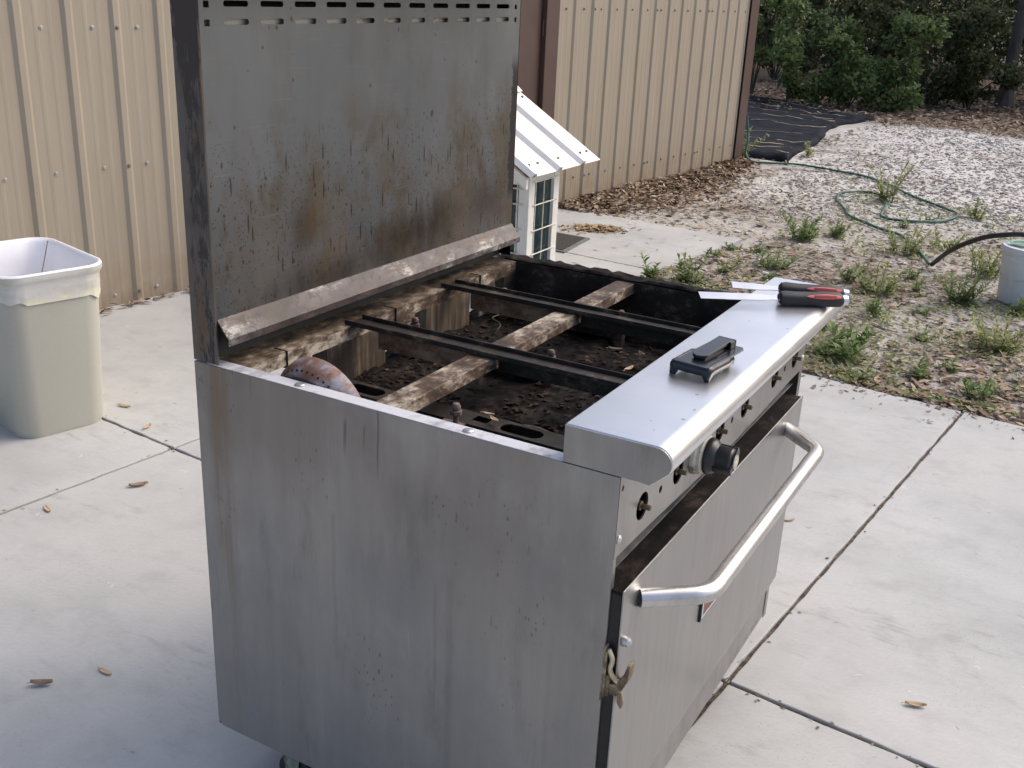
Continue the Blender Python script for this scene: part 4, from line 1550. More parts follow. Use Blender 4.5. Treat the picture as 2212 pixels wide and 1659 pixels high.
def hose(name, pts, r, mat, label, cat='hose'):
    P = []
    for p in pts:
        if len(p) == 2:
            P.append((p[0], p[1], float(yard_z(*p)) + r + .006))
        else:
            P.append(p)
    o = MB().tube(smooth_path(P, 6), r, 10).build(name, mat, smooth='auto')
    return tag(o, label, cat)


hose('garden_hose', [(-1.80, 8.52, .40), (-1.775, 8.50, .30), (-1.752, 8.48, .17), (-1.735, 8.42, .06), (-1.64, 8.34), (-1.50, 8.36), (-1.3, 8.47), (-1.1, 8.45), (-.933, 8.40), (-.76, 8.33), (-.604, 8.245), (-.47, 8.13), (-.341, 7.946), (-.20, 7.73), (-.051, 7.513), (.198, 7.243), (.295, 7.06), (.285, 6.90), (.22, 6.75), (.107, 6.62), (0, 6.57), (-.079, 6.565), (-.15, 6.62), (-.172, 6.76), (-.195, 6.95), (-.218, 7.126), (-.28, 7.36), (-.387, 7.50), (-.48, 7.51), (-.541, 7.47), (-.598, 7.28), (-.56, 7.02), (-.48, 6.80), (-.41, 6.637), (-.329, 6.443), (-.176, 6.27), (-.04, 6.13), (.072, 6.045), (.156, 5.9), (.266, 5.633), (.395, 5.275)],
     .0095, 'hose_green', 'green garden hose looping over the gravel from the building corner')
hose('drain_hose', [(.412, 5.250, .012), (.455, 5.18, .07), (.515, 5.06, .145), (.60, 4.96, .22), (.70, 4.87, .285), (.79, 4.82, .318), (.875, 4.80, .335), (.99, 4.79, .325), (1.10, 4.80, .22), (1.16, 4.82, .10), (1.22, 4.85, .02), (1.5, 5.0, .01)],
     .0135, 'hose_black', 'stiff black hose arching from the ground over the white bucket')


def make_tarp():
    root = thing('weed_fabric', 'black weed-barrier fabric with pale stripes spread beside the building corner', 'ground cover')
    # quad patch, corner order: near-left, near-right, far-right, far-left
    edge_r = [(-1.36, 8.60), (-1.46, 9.35), (-1.50, 9.93), (-1.68, 11.45), (-1.60, 12.42), (-1.47, 12.92)]
    edge_l = [(-2.6, 8.5), (-3.0, 9.3), (-3.3, 10.0), (-3.8, 11.8), (-4.1, 13.4), (-4.3, 15.2)]
    R_ = smooth_path([(x, y, 0) for x, y in edge_r], 10)
    L_ = smooth_path([(x, y, 0) for x, y in edge_l], 10)
    n, m_ = len(R_), 44

    def surf(i, j):
        t = j / (m_ - 1)
        p = L_[i] * (1 - t) + R_[i] * t
        x, y = p.x, p.y
        near = math.exp(-i / 5)
        x += .10 * t * t * (float(vnoise(y, 1.0, 2.2, 6)) - .5)
        z = float(yard_z(x, y)) + .014 + .02 * float(vnoise(x, y, 5, 2)) + .05 * abs(float(vnoise(x * .8 + y * .5, y * .4 - x * .3, 4.0, 8)) - .5) + .018 * float(vnoise(x, y, 13, 9)) + .035 * near * float(vnoise(x * .5 + y * .3, y * 1.6, 6, 4))
        z += .04 * math.exp(-((1 - t - .03) / .03) ** 2) * max(0, 1.6 * float(vnoise(y, x, 3.5, 3)) - .5)
        z += .022 * math.exp(-((i - 1) / 1.6) ** 2) * float(vnoise(x, y, 9, 1))
        if j == m_ - 1 or i == 0:
            z = float(yard_z(x, y)) + .002
        return (x, y, z)
    v = [surf(i, j) for i in range(n) for j in range(m_)]
    f = [(i * m_ + j, i * m_ + j + 1, (i + 1) * m_ + j + 1, (i + 1) * m_ + j) for i in range(n - 1) for j in range(m_ - 1)]
    o = MB().add(v, f).build('fabric_sheet', 'tarp', root, smooth=True)
    md = o.modifiers.new('solid', 'SOLIDIFY')
    md.thickness = .004
    # woven stripes crossing the sheet
    rr = random.Random(2)
    for i in range(3, n - 1, 5):
        segs = []
        j = 0
        while j < m_ - 2:
            ln = rr.randint(8, 22)
            a, b = j, min(m_ - 2, j + ln)
            if b - a > 2:
                segs.append((a, b))
            j = b + rr.randint(1, 3)
        mb = MB()
        for a, b in segs:
            vs_, fs_ = [], []
            for j in range(a, b + 1):
                p = Vector(surf(i, j))
                q = Vector(surf(i + 1, j)) - p
                q = q.normalized() * .02
                vs_ += [(p.x, p.y, p.z + .0065), (p.x + q.x, p.y + q.y, p.z + q.z + .0065)]
            for k in range(b - a):
                fs_.append((2 * k, 2 * k + 2, 2 * k + 3, 2 * k + 1))
            mb.add(vs_, fs_)
        mb.build('stripe', 'tarp_line', root)


make_tarp()


# ------------------------------------------------------------------ vegetation
def blade_leaf(base, dirv, length, width, droop, segs=4):
    """one lanceolate leaf as a folded strip"""
    v, f = [], []
    dirv = Vector(dirv).normalized()
    side = dirv.cross(Vector((0, 0, 1)))
    side = side.normalized() if side.length > 1e-4 else Vector((1, 0, 0))
    p = Vector(base)
    dd = dirv.copy()
    for i in range(segs + 1):
        t = i / segs
        wd = width * math.sin(math.pi * (t * .92 + .06)) ** .9 * .5
        up = side.cross(dd).normalized()
        if up.z < 0:
            up = -up
        v += [p - side * wd + up * wd * .35, p.copy(), p + side * wd + up * wd * .35]
        p = p + dd * (length / segs)
        dd = (dd + Vector((0, 0, -droop / segs))).normalized()
    for i in range(segs):
        a = i * 3
        f += [(a, a + 1, a + 4, a + 3), (a + 1, a + 2, a + 5, a + 4)]
    return v, f


def make_weed(x, y, h, spread, stems, mat, label, group=None, lw=.011, ll=.055, seed=0, name='weed'):
    rr = random.Random(seed * 31 + int(x * 1000) + int(y * 77))
    z0 = float(yard_z(x, y))
    if bool(on_patio(x, y)):
        z0 = 0.0
    root = thing(name, label, 'weed', (x, y, z0), 0, group)
    sm, lm = MB(), MB()
    for s in range(stems):
        a = rr.uniform(0, 2 * math.pi)
        rad = spread * math.sqrt(rr.random()) * .8
        bx, by = rad * .6 * math.cos(a), rad * .6 * math.sin(a)
        hh = h * rr.uniform(.22, .80) ** 1.0
        lean = rr.uniform(.1, .9)
        pts = []
        for k in range(5):
            t = k / 4
            pts.append((bx + math.cos(a) * lean * hh * t * t, by + math.sin(a) * lean * hh * t * t, -.01 + hh * t))
        sm.tube(pts, .0028, 5, True, .0012)
        nl = int(9 + hh * 60)
        for k in range(nl):
            t = .12 + .88 * k / nl
            i = min(3, int(t * 4))
            u = t * 4 - i
            p = Vector(pts[i]).lerp(Vector(pts[i + 1]), u)
            az = k * 2.4 + rr.uniform(-.4, .4)
            el = R(rr.uniform(10, 45) + 30 * t * t)
            dv = (math.cos(az) * math.cos(el), math.sin(az) * math.cos(el), math.sin(el))
            L = 1.25 * ll * rr.uniform(.6, 1.15) * (1.05 - .45 * t)
            lm.add(*blade_leaf(p, dv, L, 1.5 * lw * rr.uniform(.8, 1.25) * (1.1 - .3 * t), rr.uniform(.3, 1.0), 3))
    sm.build('stem', 'weed_green', root, fixn=False)
    lm.build('leaves', mat, root, smooth=True, fixn=False)
    return root


weeds = [
    (.357, 3.27, .17, .17, 15, 'weed_fresh', 'large fresh green weed clump beside the front corner of the range', .014, .062),
    (-.803, 3.96, .17, .05, 5, 'weed_fresh', 'upright green weed at the slab edge behind the range', .014, .05),
    (-.62, 4.00, .17, .12, 11, 'weed_green', 'bushy green weed with a yellow tint just right of the slab-edge weed', .010, .055),
    (-.33, 4.64, .14, .15, 16, 'weed_fresh', 'rounded feathery weed clump on open soil behind the putty knives', .007, .045),
    (-.41, 5.46, .22, .15, 16, 'weed_fresh', 'tall green weed clump on the sandy rise left of the hose', .011, .055),
    (-.25, 5.72, .16, .11, 10, 'weed_green', 'smaller green weed right beside the tall clump on the sandy rise', .010, .05),
    (.26, 4.46, .22, .15, 16, 'weed_pale', 'pale yellow-green weed clump in the middle of the yard', .010, .05),
    (.08, 4.60, .18, .07, 6, 'weed_green', 'thin green weed just left of the pale middle clump', .010, .05),
    (.20, 5.55, .22, .13, 14, 'weed_pale', 'pale weed clump growing over the green hose', .009, .05),
    (.39, 5.85, .17, .12, 9, 'weed_pale', 'pale weed clump beyond the end of the green hose', .009, .05),
    (.66, 4.50, .24, .14, 16, 'weed_green', 'dense green weed clump just left of the bucket', .010, .055),
    (.70, 5.22, .28, .14, 14, 'weed_pale', 'yellow-green weed clump below the arch of the black hose', .010, .055),
    (-.25, 7.32, .42, .13, 12, 'weed_pale', 'tall airy weed growing inside the green hose loop', .010, .06),
    (.93, 4.50, .15, .05, 4, 'weed_fresh', 'single star-shaped weed in front of the white bucket', .012, .06),
    (.92, 3.84, .18, .16, 17, 'weed_pale', 'broad yellow-green weed clump at the right edge below the bucket', .010, .05),
    (.69, 3.22, .17, .06, 5, 'weed_green', 'spindly weed near the patio edge right of the range', .010, .05),
    (.93, 3.14, .13, .09, 8, 'weed_fresh', 'low green weed at the patio edge by the right border', .010, .05),
    (.35, 4.02, .13, .07, 6, 'weed_green', 'small green weed in the bare sandy strip', .010, .05),
    (-1.80, 8.56, .44, .05, 6, 'weed_pale', 'tall yellow-green weed against the brown building corner', .012, .06),
    (-1.33, 9.05, .28, .05, 5, 'weed_pale', 'slim pale weed at the front hem of the weed fabric', .010, .05),
    (.42, 7.05, .2, .12, 8, 'weed_pale', 'faint pale weed right of the hose loop', .009, .05),
]
for i, (x, y, h, sp, ns, mt, lab, lw, ll) in enumerate(weeds):
    make_weed(x, y, h, sp, ns, mt, lab, None, lw, ll, i)
small = [(-.70, 4.66, 'at the sandy slab edge, left of two'), (-.66, 4.94, 'at the sandy slab edge, right of two'), (-.30, 4.37, 'in front of the feathery clump'), (.78, 3.40, 'between the spindly weed and the low edge weed'),
         (.54, 4.2, 'left of the stone in front of the bucket'), (.05, 6.4, 'beside the hose left of its long run'),
         (-.55, 5.0, 'left of the feathery clump on open soil'), (.36, 4.9, 'below the end of the green hose'), (.15, 6.75, 'inside the right half of the hose loop'),
         (.62, 3.75, 'in the leaf-strewn strip left of the broad clump'), (.18, 3.62, 'above the large fresh clump at the range corner'), 
         (.95, 7.3, 'on the gravel at the far right edge'), (.47, 3.05, 'nearest the patio edge beside the range'), (.45, 4.62, 'right of the pale middle clump'), (-.52, 4.35, 'between the slab-edge weed and the feathery clump')]
for i, (x, y, where) in enumerate(small):
    make_weed(x, y, random.uniform(.06, .12), .06, 5, random.choice(['weed_green', 'weed_pale', 'weed_fresh']), 'low sprig of weed ' + where, 'small weeds scattered over the yard', .008, .04, 50 + i, 'small_weed')


def cloud(cl, n, size, seed, squash=1.0, shell=.55):
    """leaf positions scattered in clumps: cl = [(x,y,z,r)]"""
    r_ = np.random.default_rng(seed)
    cl = np.array(cl)
    wgt = cl[:, 3] ** 2
    idx = r_.choice(len(cl), n, p=wgt / wgt.sum())
    dv = r_.normal(size=(n, 3))
    dv /= np.linalg.norm(dv, axis=1)[:, None]
    rad = cl[idx, 3] * (shell + (1 - shell) * r_.random(n)) ** .8 * r_.uniform(.75, 1.05, n)
    P = cl[idx, :3] + dv * rad[:, None] * np.array([1, 1, squash])
    V, F = leaf_batch(P[:, 0], P[:, 1], P[:, 2], size * r_.uniform(.6, 1.25, n), .5, .3, 0, r_, .9)
    return V, F


def make_shrub(x, y, h, rad, n, mat, label, seed, leaf=.055, low=.15):
    rr = random.Random(seed)
    z0 = float(yard_z(x, y))
    root = thing('shrub', label, 'shrub', (x, y, z0), 0, None)
    sm = MB()
    cl = []
    for k in range(max(5, int(rad * 13))):
        a = rr.uniform(0, 2 * math.pi)
        rr_ = rad * math.sqrt(rr.random())
        zz = h * rr.uniform(low, 1.0)
        e = (rr_ * math.cos(a), rr_ * math.sin(a), zz)
        mid = (e[0] * .35, e[1] * .35, zz * .55)
        for u_ in (.45, .75):
            cl.append((e[0] * u_ + rr.uniform(-.15, .15), e[1] * u_ + rr.uniform(-.15, .15), zz * u_ + rr.uniform(-.1, .1), rr.uniform(.1, .22)))
        sm.tube(smooth_path([(0, 0, -.05), mid, e], 4), .014, 6, True, .004)
        for q in range(3):
            cl.append((e[0] + rr.uniform(-.12, .12), e[1] + rr.uniform(-.12, .12), e[2] + rr.uniform(-.12, .1), rr.uniform(.06, .26)))
    sm.build('branches', 'bark', root, fixn=False)
    V, F = cloud(cl, n, leaf, seed, .8, .1)
    V[:, 2] = np.maximum(V[:, 2], .02)
    mkobj('foliage', np_mesh('foliage', V, F), mat, root)


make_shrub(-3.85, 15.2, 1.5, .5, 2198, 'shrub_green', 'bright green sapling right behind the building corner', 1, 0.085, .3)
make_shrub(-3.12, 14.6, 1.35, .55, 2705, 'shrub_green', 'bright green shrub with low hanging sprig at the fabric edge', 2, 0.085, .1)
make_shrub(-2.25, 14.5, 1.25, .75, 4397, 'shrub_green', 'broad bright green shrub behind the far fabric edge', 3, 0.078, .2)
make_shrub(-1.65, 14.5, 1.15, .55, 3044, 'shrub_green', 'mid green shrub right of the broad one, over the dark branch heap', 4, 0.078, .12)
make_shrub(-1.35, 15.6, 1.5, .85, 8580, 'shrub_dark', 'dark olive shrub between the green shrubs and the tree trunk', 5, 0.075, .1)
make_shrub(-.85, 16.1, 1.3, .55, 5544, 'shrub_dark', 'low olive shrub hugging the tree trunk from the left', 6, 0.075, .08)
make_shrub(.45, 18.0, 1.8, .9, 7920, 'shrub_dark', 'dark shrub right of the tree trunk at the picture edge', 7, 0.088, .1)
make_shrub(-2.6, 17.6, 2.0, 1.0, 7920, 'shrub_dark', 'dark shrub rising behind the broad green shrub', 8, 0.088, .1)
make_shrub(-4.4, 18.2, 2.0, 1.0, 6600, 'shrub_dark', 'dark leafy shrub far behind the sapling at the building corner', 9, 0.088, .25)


def make_tree(x, y, r0, h, crown, n, label, seed, lean=(0, 0)):
    rr = random.Random(seed)
    z0 = float(yard_z(x, y))
    root = thing('oak_tree', label, 'tree', (x, y, z0))
    pts = [(0, 0, -.1), (.01, 0, .12), (lean[0] * .15, lean[1] * .15, .8), (lean[0] * .5, lean[1] * .5, h * .45), (lean[0], lean[1], h)]
    P = smooth_path(pts, 5)
    rs = []
    for p in P:
        t = max(0, p.z) / h
        rs.append(r0 * (1.0 - .6 * t) * (1 + .55 * math.exp(-max(0, p.z) / .16)))
    m = MB().tube(P, rs, 14)
    cl = []
    for k in range(9):
        a = rr.uniform(0, 2 * math.pi)
        zb = h * rr.uniform(.42, .95)
        L = crown * rr.uniform(.5, .95)
        q = Vector((lean[0] * zb / h, lean[1] * zb / h, zb))
        e = q + Vector((math.cos(a) * L, math.sin(a) * L, L * rr.uniform(.05, .5)))
        m.tube(smooth_path([q, q.lerp(e, .5) + Vector((0, 0, L * .08)), e], 4), r0 * .35, 7, True, r0 * .08)
        for s in range(7):
            u = rr.uniform(.3, 1.1)
            c = q.lerp(e, u) + Vector((rr.uniform(-.5, .5), rr.uniform(-.5, .5), rr.uniform(-.3, .5)))
            cl.append((c.x, c.y, c.z, rr.uniform(.35, .75)))
    m.build('trunk', 'bark', root, smooth='auto', fixn=False)
    V, F = cloud(cl, n, .11, seed, .75, .15)
    mkobj('crown', np_mesh('crown', V, F), 'wood_green', root)


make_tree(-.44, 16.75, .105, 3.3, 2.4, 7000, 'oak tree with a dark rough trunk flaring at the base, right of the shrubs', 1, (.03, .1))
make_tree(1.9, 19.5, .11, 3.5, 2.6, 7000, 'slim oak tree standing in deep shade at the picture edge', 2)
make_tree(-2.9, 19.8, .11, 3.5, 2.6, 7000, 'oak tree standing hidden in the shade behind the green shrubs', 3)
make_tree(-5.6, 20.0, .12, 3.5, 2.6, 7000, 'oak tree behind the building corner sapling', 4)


def make_woods():
    # dense undergrowth behind, reads as one mass
    r_ = np.random.default_rng(44)
    cl = []
    for k in range(640):
        x = r_.uniform(-13, 15)
        y = r_.uniform(19.4, 29)
        cl.append((x, y, r_.uniform(.1, 3.6), r_.uniform(.5, 1.1)))
    V, F = cloud(cl, 175000, .12, 5, .8, .1)
    V[:, 2] = np.maximum(V[:, 2], .05)
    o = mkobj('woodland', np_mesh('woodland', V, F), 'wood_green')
    o['kind'] = 'stuff'
    o['label'] = 'dark mass of woodland undergrowth at the back of the yard'
    o['category'] = 'woodland'


make_woods()


# ------------------------------------------------------------------ litter, gravel, twigs (uncountable)
def stuff(name, V, F, mat, label, cat):
    o = mkobj(name, np_mesh(name, V, F), mat)
    o['kind'] = 'stuff'
    o['label'] = label
    o['category'] = cat


def in_wall(x, y):
    return (np.asarray(x) - WA[0]) * WN[0] + (np.asarray(y) - WA[1]) * WN[1] < .03


def on_tarp(x, y):
    xr = np.interp(y, [8.6, 9.35, 9.93, 11.45, 12.42, 12.92], [-1.34, -1.44, -1.48, -1.66, -1.58, -1.45], left=-99, right=-99)
    return x < xr


def scatter(n, x0, x1, y0, y1, dens, seed):
    r_ = np.random.default_rng(seed)
    x = r_.uniform(x0, x1, n)
    y = y0 + (y1 - y0) * r_.random(n) ** 1.5
    k = r_.random(n) < dens(x, y)
    x, y = x[k], y[k]
    k = ~(on_patio(x, y) | in_wall(x, y) | on_tarp(x, y))
    return x[k], y[k], r_


def make_litter():
    # brown leaves over the yard
    def dn(x, y):
        d = .15 + .85 * np.clip((vnoise(x, y, 1.3, 2) - .42) * 4, 0, 1)
        d = np.where((y > 6.3) & (y < 12) & (x > -1.3), d * .25, d)
        return np.where(y > 12.2, .9, d)
    x, y, r_ = scatter(50000, -2.4, 5.2, 2.9, 18, dn, 1)
    V, F = leaf_batch(x, y, yard_z(x, y) + r_.uniform(.004, .02, len(x)), r_.uniform(.03, .07, len(x)), .36, .35, 0, r_, .22)
    stuff('leaf_litter', V, F, 'leaf_brown', 'brown fallen leaves strewn over the sandy yard', 'leaves')
    x, y, r_ = scatter(50000, -2.4, 5.2, 2.9, 16, lambda x, y: np.clip(.25 + (vnoise(x, y, 1.0, 6) - .4) * 2.4, .1, 1), 2)
    V, F = leaf_batch(x, y, yard_z(x, y) + r_.uniform(.001, .009, len(x)), r_.uniform(.02, .055, len(x)), .3, .3, 0, r_, .18)
    stuff('weathered_litter', V, F, 'leaf_grey', 'grey-brown weathered leaf fragments and mulch on the yard', 'leaves')
    r_ = np.random.default_rng(31)
    n = 13000
    x, y = r_.uniform(-4.5, 6, n), r_.uniform(12.2, 20, n)
    k = ~on_tarp(x, y) & ~((x < -1.5) & (y < 14.2 - .45 * (x + 1.5)) & (y < 13))
    x, y = x[k], y[k]
    V, F = leaf_batch(x, y, yard_z(x, y) + r_.uniform(.01, .05, len(x)), r_.uniform(.05, .10, len(x)), .4, .35, 0, r_, .3)
    stuff('woodland_litter', V, F, 'leaf_brown', 'brown leaf litter under the shrubs at the edge of the woods', 'leaves')
    # thick drift against the wall foot
    r_ = np.random.default_rng(3)
    n = 5200
    s = r_.uniform(3.45, 6.5, n)
    o = np.abs(r_.normal(0, 1, n)) * np.interp(s, [3.45, 4.2, 5.2, 6.5], [.16, .30, .22, .07]) + .03
    x = WA[0] + WD[0] * s + WN[0] * o
    y = WA[1] + WD[1] * s + WN[1] * o
    z = np.maximum(yard_z(x, y), np.where(on_patio(x, y), .0, -1)) + .004 + r_.uniform(0, 1, n) * .05 * np.exp(-o / .2)
    V, F = leaf_batch(x, y, z, r_.uniform(.035, .075, n), .36, .4, 0, r_, .4)
    stuff('leaf_drift', V, F, 'leaf_brown', 'drift of brown leaves along the foot of the tan wall', 'leaves')
    # small heap on the slab by the mat, and a thin line at the wall behind the bin
    n = 330
    a = r_.normal(0, 1, (n, 2))
    x, y = -1.53 + a[:, 0] * .085 + a[:, 1] * .03, 4.84 + a[:, 1] * .06 + a[:, 0] * .01
    z = .003 + r_.uniform(0, .025, n) * np.exp(-(a ** 2).sum(1) / 2)
    V, F = leaf_batch(x, y, z, r_.uniform(.03, .06, n), .34, .4, 0, r_, .3)
    stuff('leaf_heap', V, F, 'leaf_tan', 'small flat heap of tan leaves on the slab behind the doormat', 'leaves')
    n = 150
    s = r_.uniform(-.6, 1.1, n)
    o = .035 + np.abs(r_.normal(0, .022, n))
    x, y = WA[0] + WD[0] * s + WN[0] * o, WA[1] + WD[1] * s + WN[1] * o
    V, F = leaf_batch(x, y, .004 + r_.uniform(0, .02, n), r_.uniform(.03, .065, n), .34, .4, 0, r_, .3)
    stuff('leaf_line', V, F, 'leaf_brown', 'thin line of leaves where patio meets wall beside the bin', 'leaves')
    # debris on the far slab
    n = 70
    x, y = r_.uniform(-2.0, -.85, n), r_.uniform(3.5, 5.25, n)
    V, F = leaf_batch(x, y, np.full(n, .004), r_.uniform(.02, .05, n), .2, .2, 0, r_, .1)
    stuff('slab_debris', V, F, 'leaf_brown', 'stray leaves and bits scattered over the far slab', 'leaves')

    # low creeping green between the weeds
    def dm(x, y):
        near = np.zeros(len(x))
        for wd in weeds:
            near = np.maximum(near, np.exp(-(((x - wd[0]) ** 2 + (y - wd[1]) ** 2) / (.18 + wd[3]) ** 2)))
        return np.clip(near * 1.1 * (vnoise(x, y, 5, 4) > .45) + .25 * (vnoise(x, y, 2.0, 12) > .68), 0, 1)
    x, y, r_ = scatter(26000, -.9, 1.4, 2.95, 8.5, dm, 77)
    V, F = leaf_batch(x, y, yard_z(x, y) + r_.uniform(.004, .03, len(x)), r_.uniform(.012, .034, len(x)), .4, .3, 0, r_, .5)
    stuff('creeping_weeds', V, F, 'weed_pale', 'thin mat of low creeping weeds between the larger clumps', 'weeds')
    # bits spilled over the edge of the concrete
    r_ = np.random.default_rng(91)
    n = 520
    a = r_.uniform(.1, 5, n)
    b = 2.09 - np.abs(r_.normal(0, .09, n)) ** 1.0
    p = G0[None] + GE1[None] * a[:, None] + GE2[None] * b[:, None]
    V, F = leaf_batch(p[:, 0], p[:, 1], np.full(n, .003), r_.uniform(.006, .045, n) * r_.uniform(.4, 1, n), .36, .3, 0, r_, .15)
    stuff('edge_debris', V, F, 'leaf_grey', 'crumbled leaf bits spilled over the patio edge', 'leaves')
    n = 420
    a = np.concatenate([r_.uniform(-1.4, 4.5, n // 2), np.where(r_.random(n // 2) > .5, 0.0, 1.905) + r_.normal(0, .012, n // 2)])
    b = np.concatenate([r_.normal(0, .012, n // 2), r_.uniform(-3, 2, n // 2)])
    p = G0[None] + GE1[None] * a[:, None] + GE2[None] * b[:, None]
    V, F = leaf_batch(p[:, 0], p[:, 1], np.full(n, .0015), r_.uniform(.003, .014, n), .4, .2, 0, r_, .15)
    stuff('joint_debris', V, F, 'leaf_grey', 'tiny dark crumbs caught along the patio joints', 'debris')
    # gravel
    ico = bmesh.new()
    bmesh.ops.create_icosphere(ico, subdivisions=1, radius=1)
    bv = np.array([v.co[:] for v in ico.verts])
    bf = np.array([[v.index for v in f.verts] for f in ico.faces])
    ico.free()

    def stones(x, y, size, r_, sink=.25):
        n = len(x)
        sc3 = np.stack([size * r_.uniform(.7, 1.3, n), size * r_.uniform(.6, 1.1, n), size * r_.uniform(.2, .42, n)], 1)
        P = bv[None] * (1 + r_.uniform(-.22, .22, (n, len(bv), 1)))
        P = P * sc3[:, None, :]
        a = r_.uniform(0, 2 * np.pi, n)
        X = P[:, :, 0] * np.cos(a)[:, None] - P[:, :, 1] * np.sin(a)[:, None] + x[:, None]
        Y = P[:, :, 0] * np.sin(a)[:, None] + P[:, :, 1] * np.cos(a)[:, None] + y[:, None]
        Z = P[:, :, 2] + (yard_z(x, y) + sc3[:, 2] * (1 - 2 * sink))[:, None]
        V = np.stack([X, Y, Z], -1).reshape(-1, 3)
        F = (bf[None] + (np.arange(n) * len(bv))[:, None, None]).reshape(-1, 3)
        return V, F

    def dg(x, y):
        core = np.clip((x + 1.5 - .1 * (y - 7)) * 1.5, 0, 1) * np.clip((y - 5.6) / 1.4, 0, 1) * np.clip((12.6 - y), 0, 1)
        return np.clip(.16 + core * .9 * (.35 + vnoise(x, y, 1.7, 9)), 0, 1)
    x, y, r_ = scatter(60000, -2.2, 4.8, 2.9, 13, dg, 5)
    V, F = stones(x, y, r_.uniform(.004, .016, len(x)) * (1 + .15 * (y > 7)) * (1 + .9 * (r_.random(len(x)) > .94)), r_)
    stuff('gravel', V, F, 'pebble', 'pale limestone gravel covering the yard', 'gravel')
    # bigger white stones one can point at: each its own object
    big = [(-1.866, 5.91, .045), (-1.709, 6.154, .035), (-1.783, 7.168, .05), (-1.831, 6.959, .04), (-.81, 5.427, .028), (-.204, 6.76, .045), (-.156, 7.149, .045), (.142, 5.403, .03), (.253, 5.252, .035), (.534, 6.944, .04), (.461, 4.371, .026), (-.247, 7.995, .05), (.751, 4.329, .028), (.74, 3.975, .026), (.556, 7.405, .04), (.60, 5.05, .035), (.62, 6.95, .03), (-.74, 5.40, .026), (.62, 4.10, .022), (.86, 6.3, .035)]
    names = ['at the wall foot in the leaf drift, nearest the slab', 'in the leaf drift just right of the first wall stone', 'largest of those beside the far wall foot', 'beside the far wall foot, left of the largest one',
             'on the sandy edge where the slab ends, right one', 'inside the hose loop, at its near bend', 'inside the hose loop, beside the tall airy weed', 'just left of the end of the green hose', 'just below the end of the green hose',
             'right of the hose loop, far one of the pair', 'in the middle of the yard left of the dense weed clump', 'on the gravel beyond the hose loop', 'in front of the bucket, lying left', 'below the bucket between two weeds', 'on the gravel far right, beyond the hose loop',
             'under the arch of the black hose', 'right of the hose loop, near one of the pair', 'on the sandy edge where the slab ends, left one', 'on bare sand right of the small weed', 'at the right picture edge behind the bucket']
    for i, (a, b, s_) in enumerate(big):
        rs = np.random.default_rng(100 + i)
        V, F = stones(np.array([0.0]), np.array([0.0]), np.array([s_]), rs, .2)
        V[:, 2] -= float(yard_z(0, 0)) 
        me = np_mesh('stone', V, F)
        o = mkobj('stone', me, 'pebble_white', smooth=False)
        o.location = (a, b, float(yard_z(a, b)))
        sd = o.modifiers.new('sub', 'SUBSURF')
        sd.levels = sd.render_levels = 1
        tag(o, 'white stone ' + names[i], 'stone', 'larger white stones in the yard')
    # twigs
    x, y, r_ = scatter(4300, -2.2, 5.2, 2.9, 15, lambda x, y: np.full(len(x), .8), 8)
    n = len(x)
    L = r_.uniform(.03, .12, n)
    a = r_.uniform(0, np.pi, n)
    V, F = [], []
    z = yard_z(x, y) + .007
    dx, dy = np.cos(a) * L / 2, np.sin(a) * L / 2
    px, py = -np.sin(a) * .0016, np.cos(a) * .0016
    V = np.stack([np.stack([x - dx - px, y - dy - py, z], -1), np.stack([x + dx - px, y + dy - py, z + .004], -1), np.stack([x + dx + px, y + dy + py, z + .004], -1), np.stack([x - dx + px, y - dy + py, z], -1), np.stack([x - dx, y - dy, z + .0028], -1), np.stack([x + dx, y + dy, z + .0068], -1)], 1).reshape(-1, 3)
    k = np.arange(n)[:, None] * 6
    F = np.concatenate([k + np.array([[0, 1, 5, 4]]), k + np.array([[4, 5, 2, 3]])], 0)
    stuff('twigs', V, F, 'twig', 'thin dead twigs and pine needles among the gravel', 'twigs')


make_litter()


# single leaves that can be pointed out on the patio
def fallen_leaf(x, y, z, size, az, curl, mat, label, cat='leaf'):
    size, curl = size * .86, curl * .55
    v, f = [], []
    n = 7
    for i in range(n + 1):
        t = i / n
        wd = size * .17 * math.sin(math.pi * (t * .94 + .03)) ** .8
        u = (t - .5) * size
        for j in (-1, -.5, 0, .5, 1):
            v.append((u, wd * j, .001 + curl * size * (abs(j) ** 1.5 * .22 + (t - .5) ** 2 * .5)))
    for i in range(n):
        for j in range(4):
            a = i * 5 + j
            f.append((a, a + 5, a + 6, a + 1))
    m = MB().add(v, f)
    m.tube([(-.5 * size, 0, curl * size * .125 + .001), (-.68 * size, .03 * size, .003)], .0008, 5)
    o = m.build('fallen_leaf', mat, smooth=True, fixn=False)
    o.location = (x, y, z)
    o.rotation_euler = (0, 0, az)
    sd = o.modifiers.new('solid', 'SOLIDIFY')
    sd.thickness = .0006
    tag(o, label, cat)


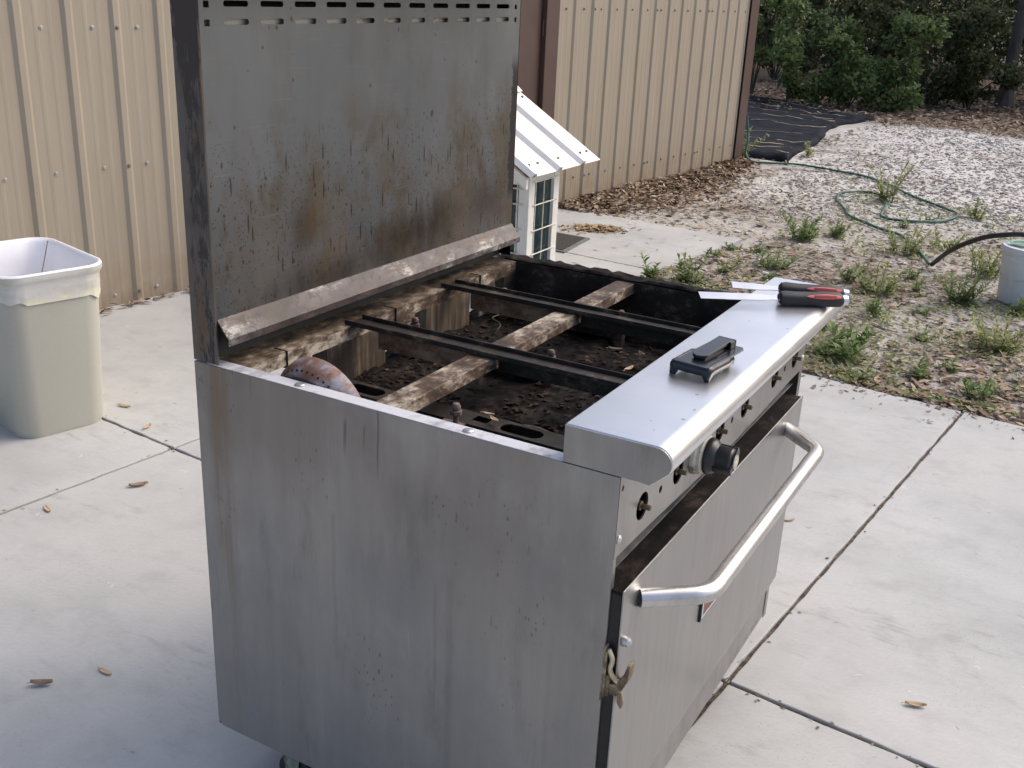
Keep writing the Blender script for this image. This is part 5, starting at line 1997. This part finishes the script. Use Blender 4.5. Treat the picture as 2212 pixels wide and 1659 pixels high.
fallen_leaf(-1.587, 1.163, .001, .058, R(10), .6, 'leaf_tan', 'tan leaf on the concrete just right of the bin')
fallen_leaf(-1.386, 1.083, .001, .052, R(110), .7, 'leaf_tan', 'curled leaf on edge above the crossing of the patio joints')
fallen_leaf(-1.167, .527, .001, .050, R(-20), .5, 'leaf_tan', 'pale tan leaf just below the diagonal patio joint')
fallen_leaf(-1.079, .769, .001, .062, R(55), 1.0, 'leaf_brown', 'brown curled leaf lying between joint and range')
fallen_leaf(-.527, .014, .001, .052, R(35), 1.3, 'leaf_brown', 'dark brown folded leaf at lower left of the patio')
fallen_leaf(-.451, .114, .001, .044, R(0), .3, 'leaf_tan', 'pale yellow leaf beside the dark folded one')
fallen_leaf(-.470, -.155, .001, .05, R(60), .3, 'weed_fresh', 'green leaf at the left picture edge')
fallen_leaf(1.075, .969, .001, .052, R(20), .9, 'leaf_tan', 'tan leaf on the open concrete right of the range')
fallen_leaf(.600, 1.66, .001, .04, R(40), .6, 'leaf_tan', 'tan leaf peeking out beside the door handle')
for (x, y, z, s_, a, lab) in ((.470, .585, .795, .030, 20, 'yellow leaf curled on the black crust by the middle post'), (.535, .50, .795, .030, 80, 'yellow curled leaf on the crust near the ledge'), (.515, .605, .79, .026, 140, 'brown curled leaf on the crust below the far divider'),
                               (.415, .22, .775, .024, 10, 'small yellow leaf on the crust beside the near post'), (.455, .17, .792, .026, -30, 'orange leaf by the near oval opening')):
    fallen_leaf(x, y, z, s_, R(a), 1.0, 'leaf_tan', lab)


# wires lying in the burnt pan
o = MB().tube(smooth_path([(.150, .70, .80), (.175, .672, .790), (.172, .640, .787), (.20, .625, .782), (.215, .58, .776), (.245, .572, .772), (.262, .548, .768)], 5), .0012, 6).build('thin_wire', 'brass_old', smooth='auto')
tag(o, 'thin kinked wire hanging in the far back bay of the range', 'wire')
o = MB().tube(smooth_path([(.43, .20, .768), (.50, .215, .778), (.57, .205, .772), (.63, .18, .776)], 5), .0014, 6).build('thin_wire', 'rusty', smooth='auto')
tag(o, 'thin dark wire curving across the near front bay', 'wire')
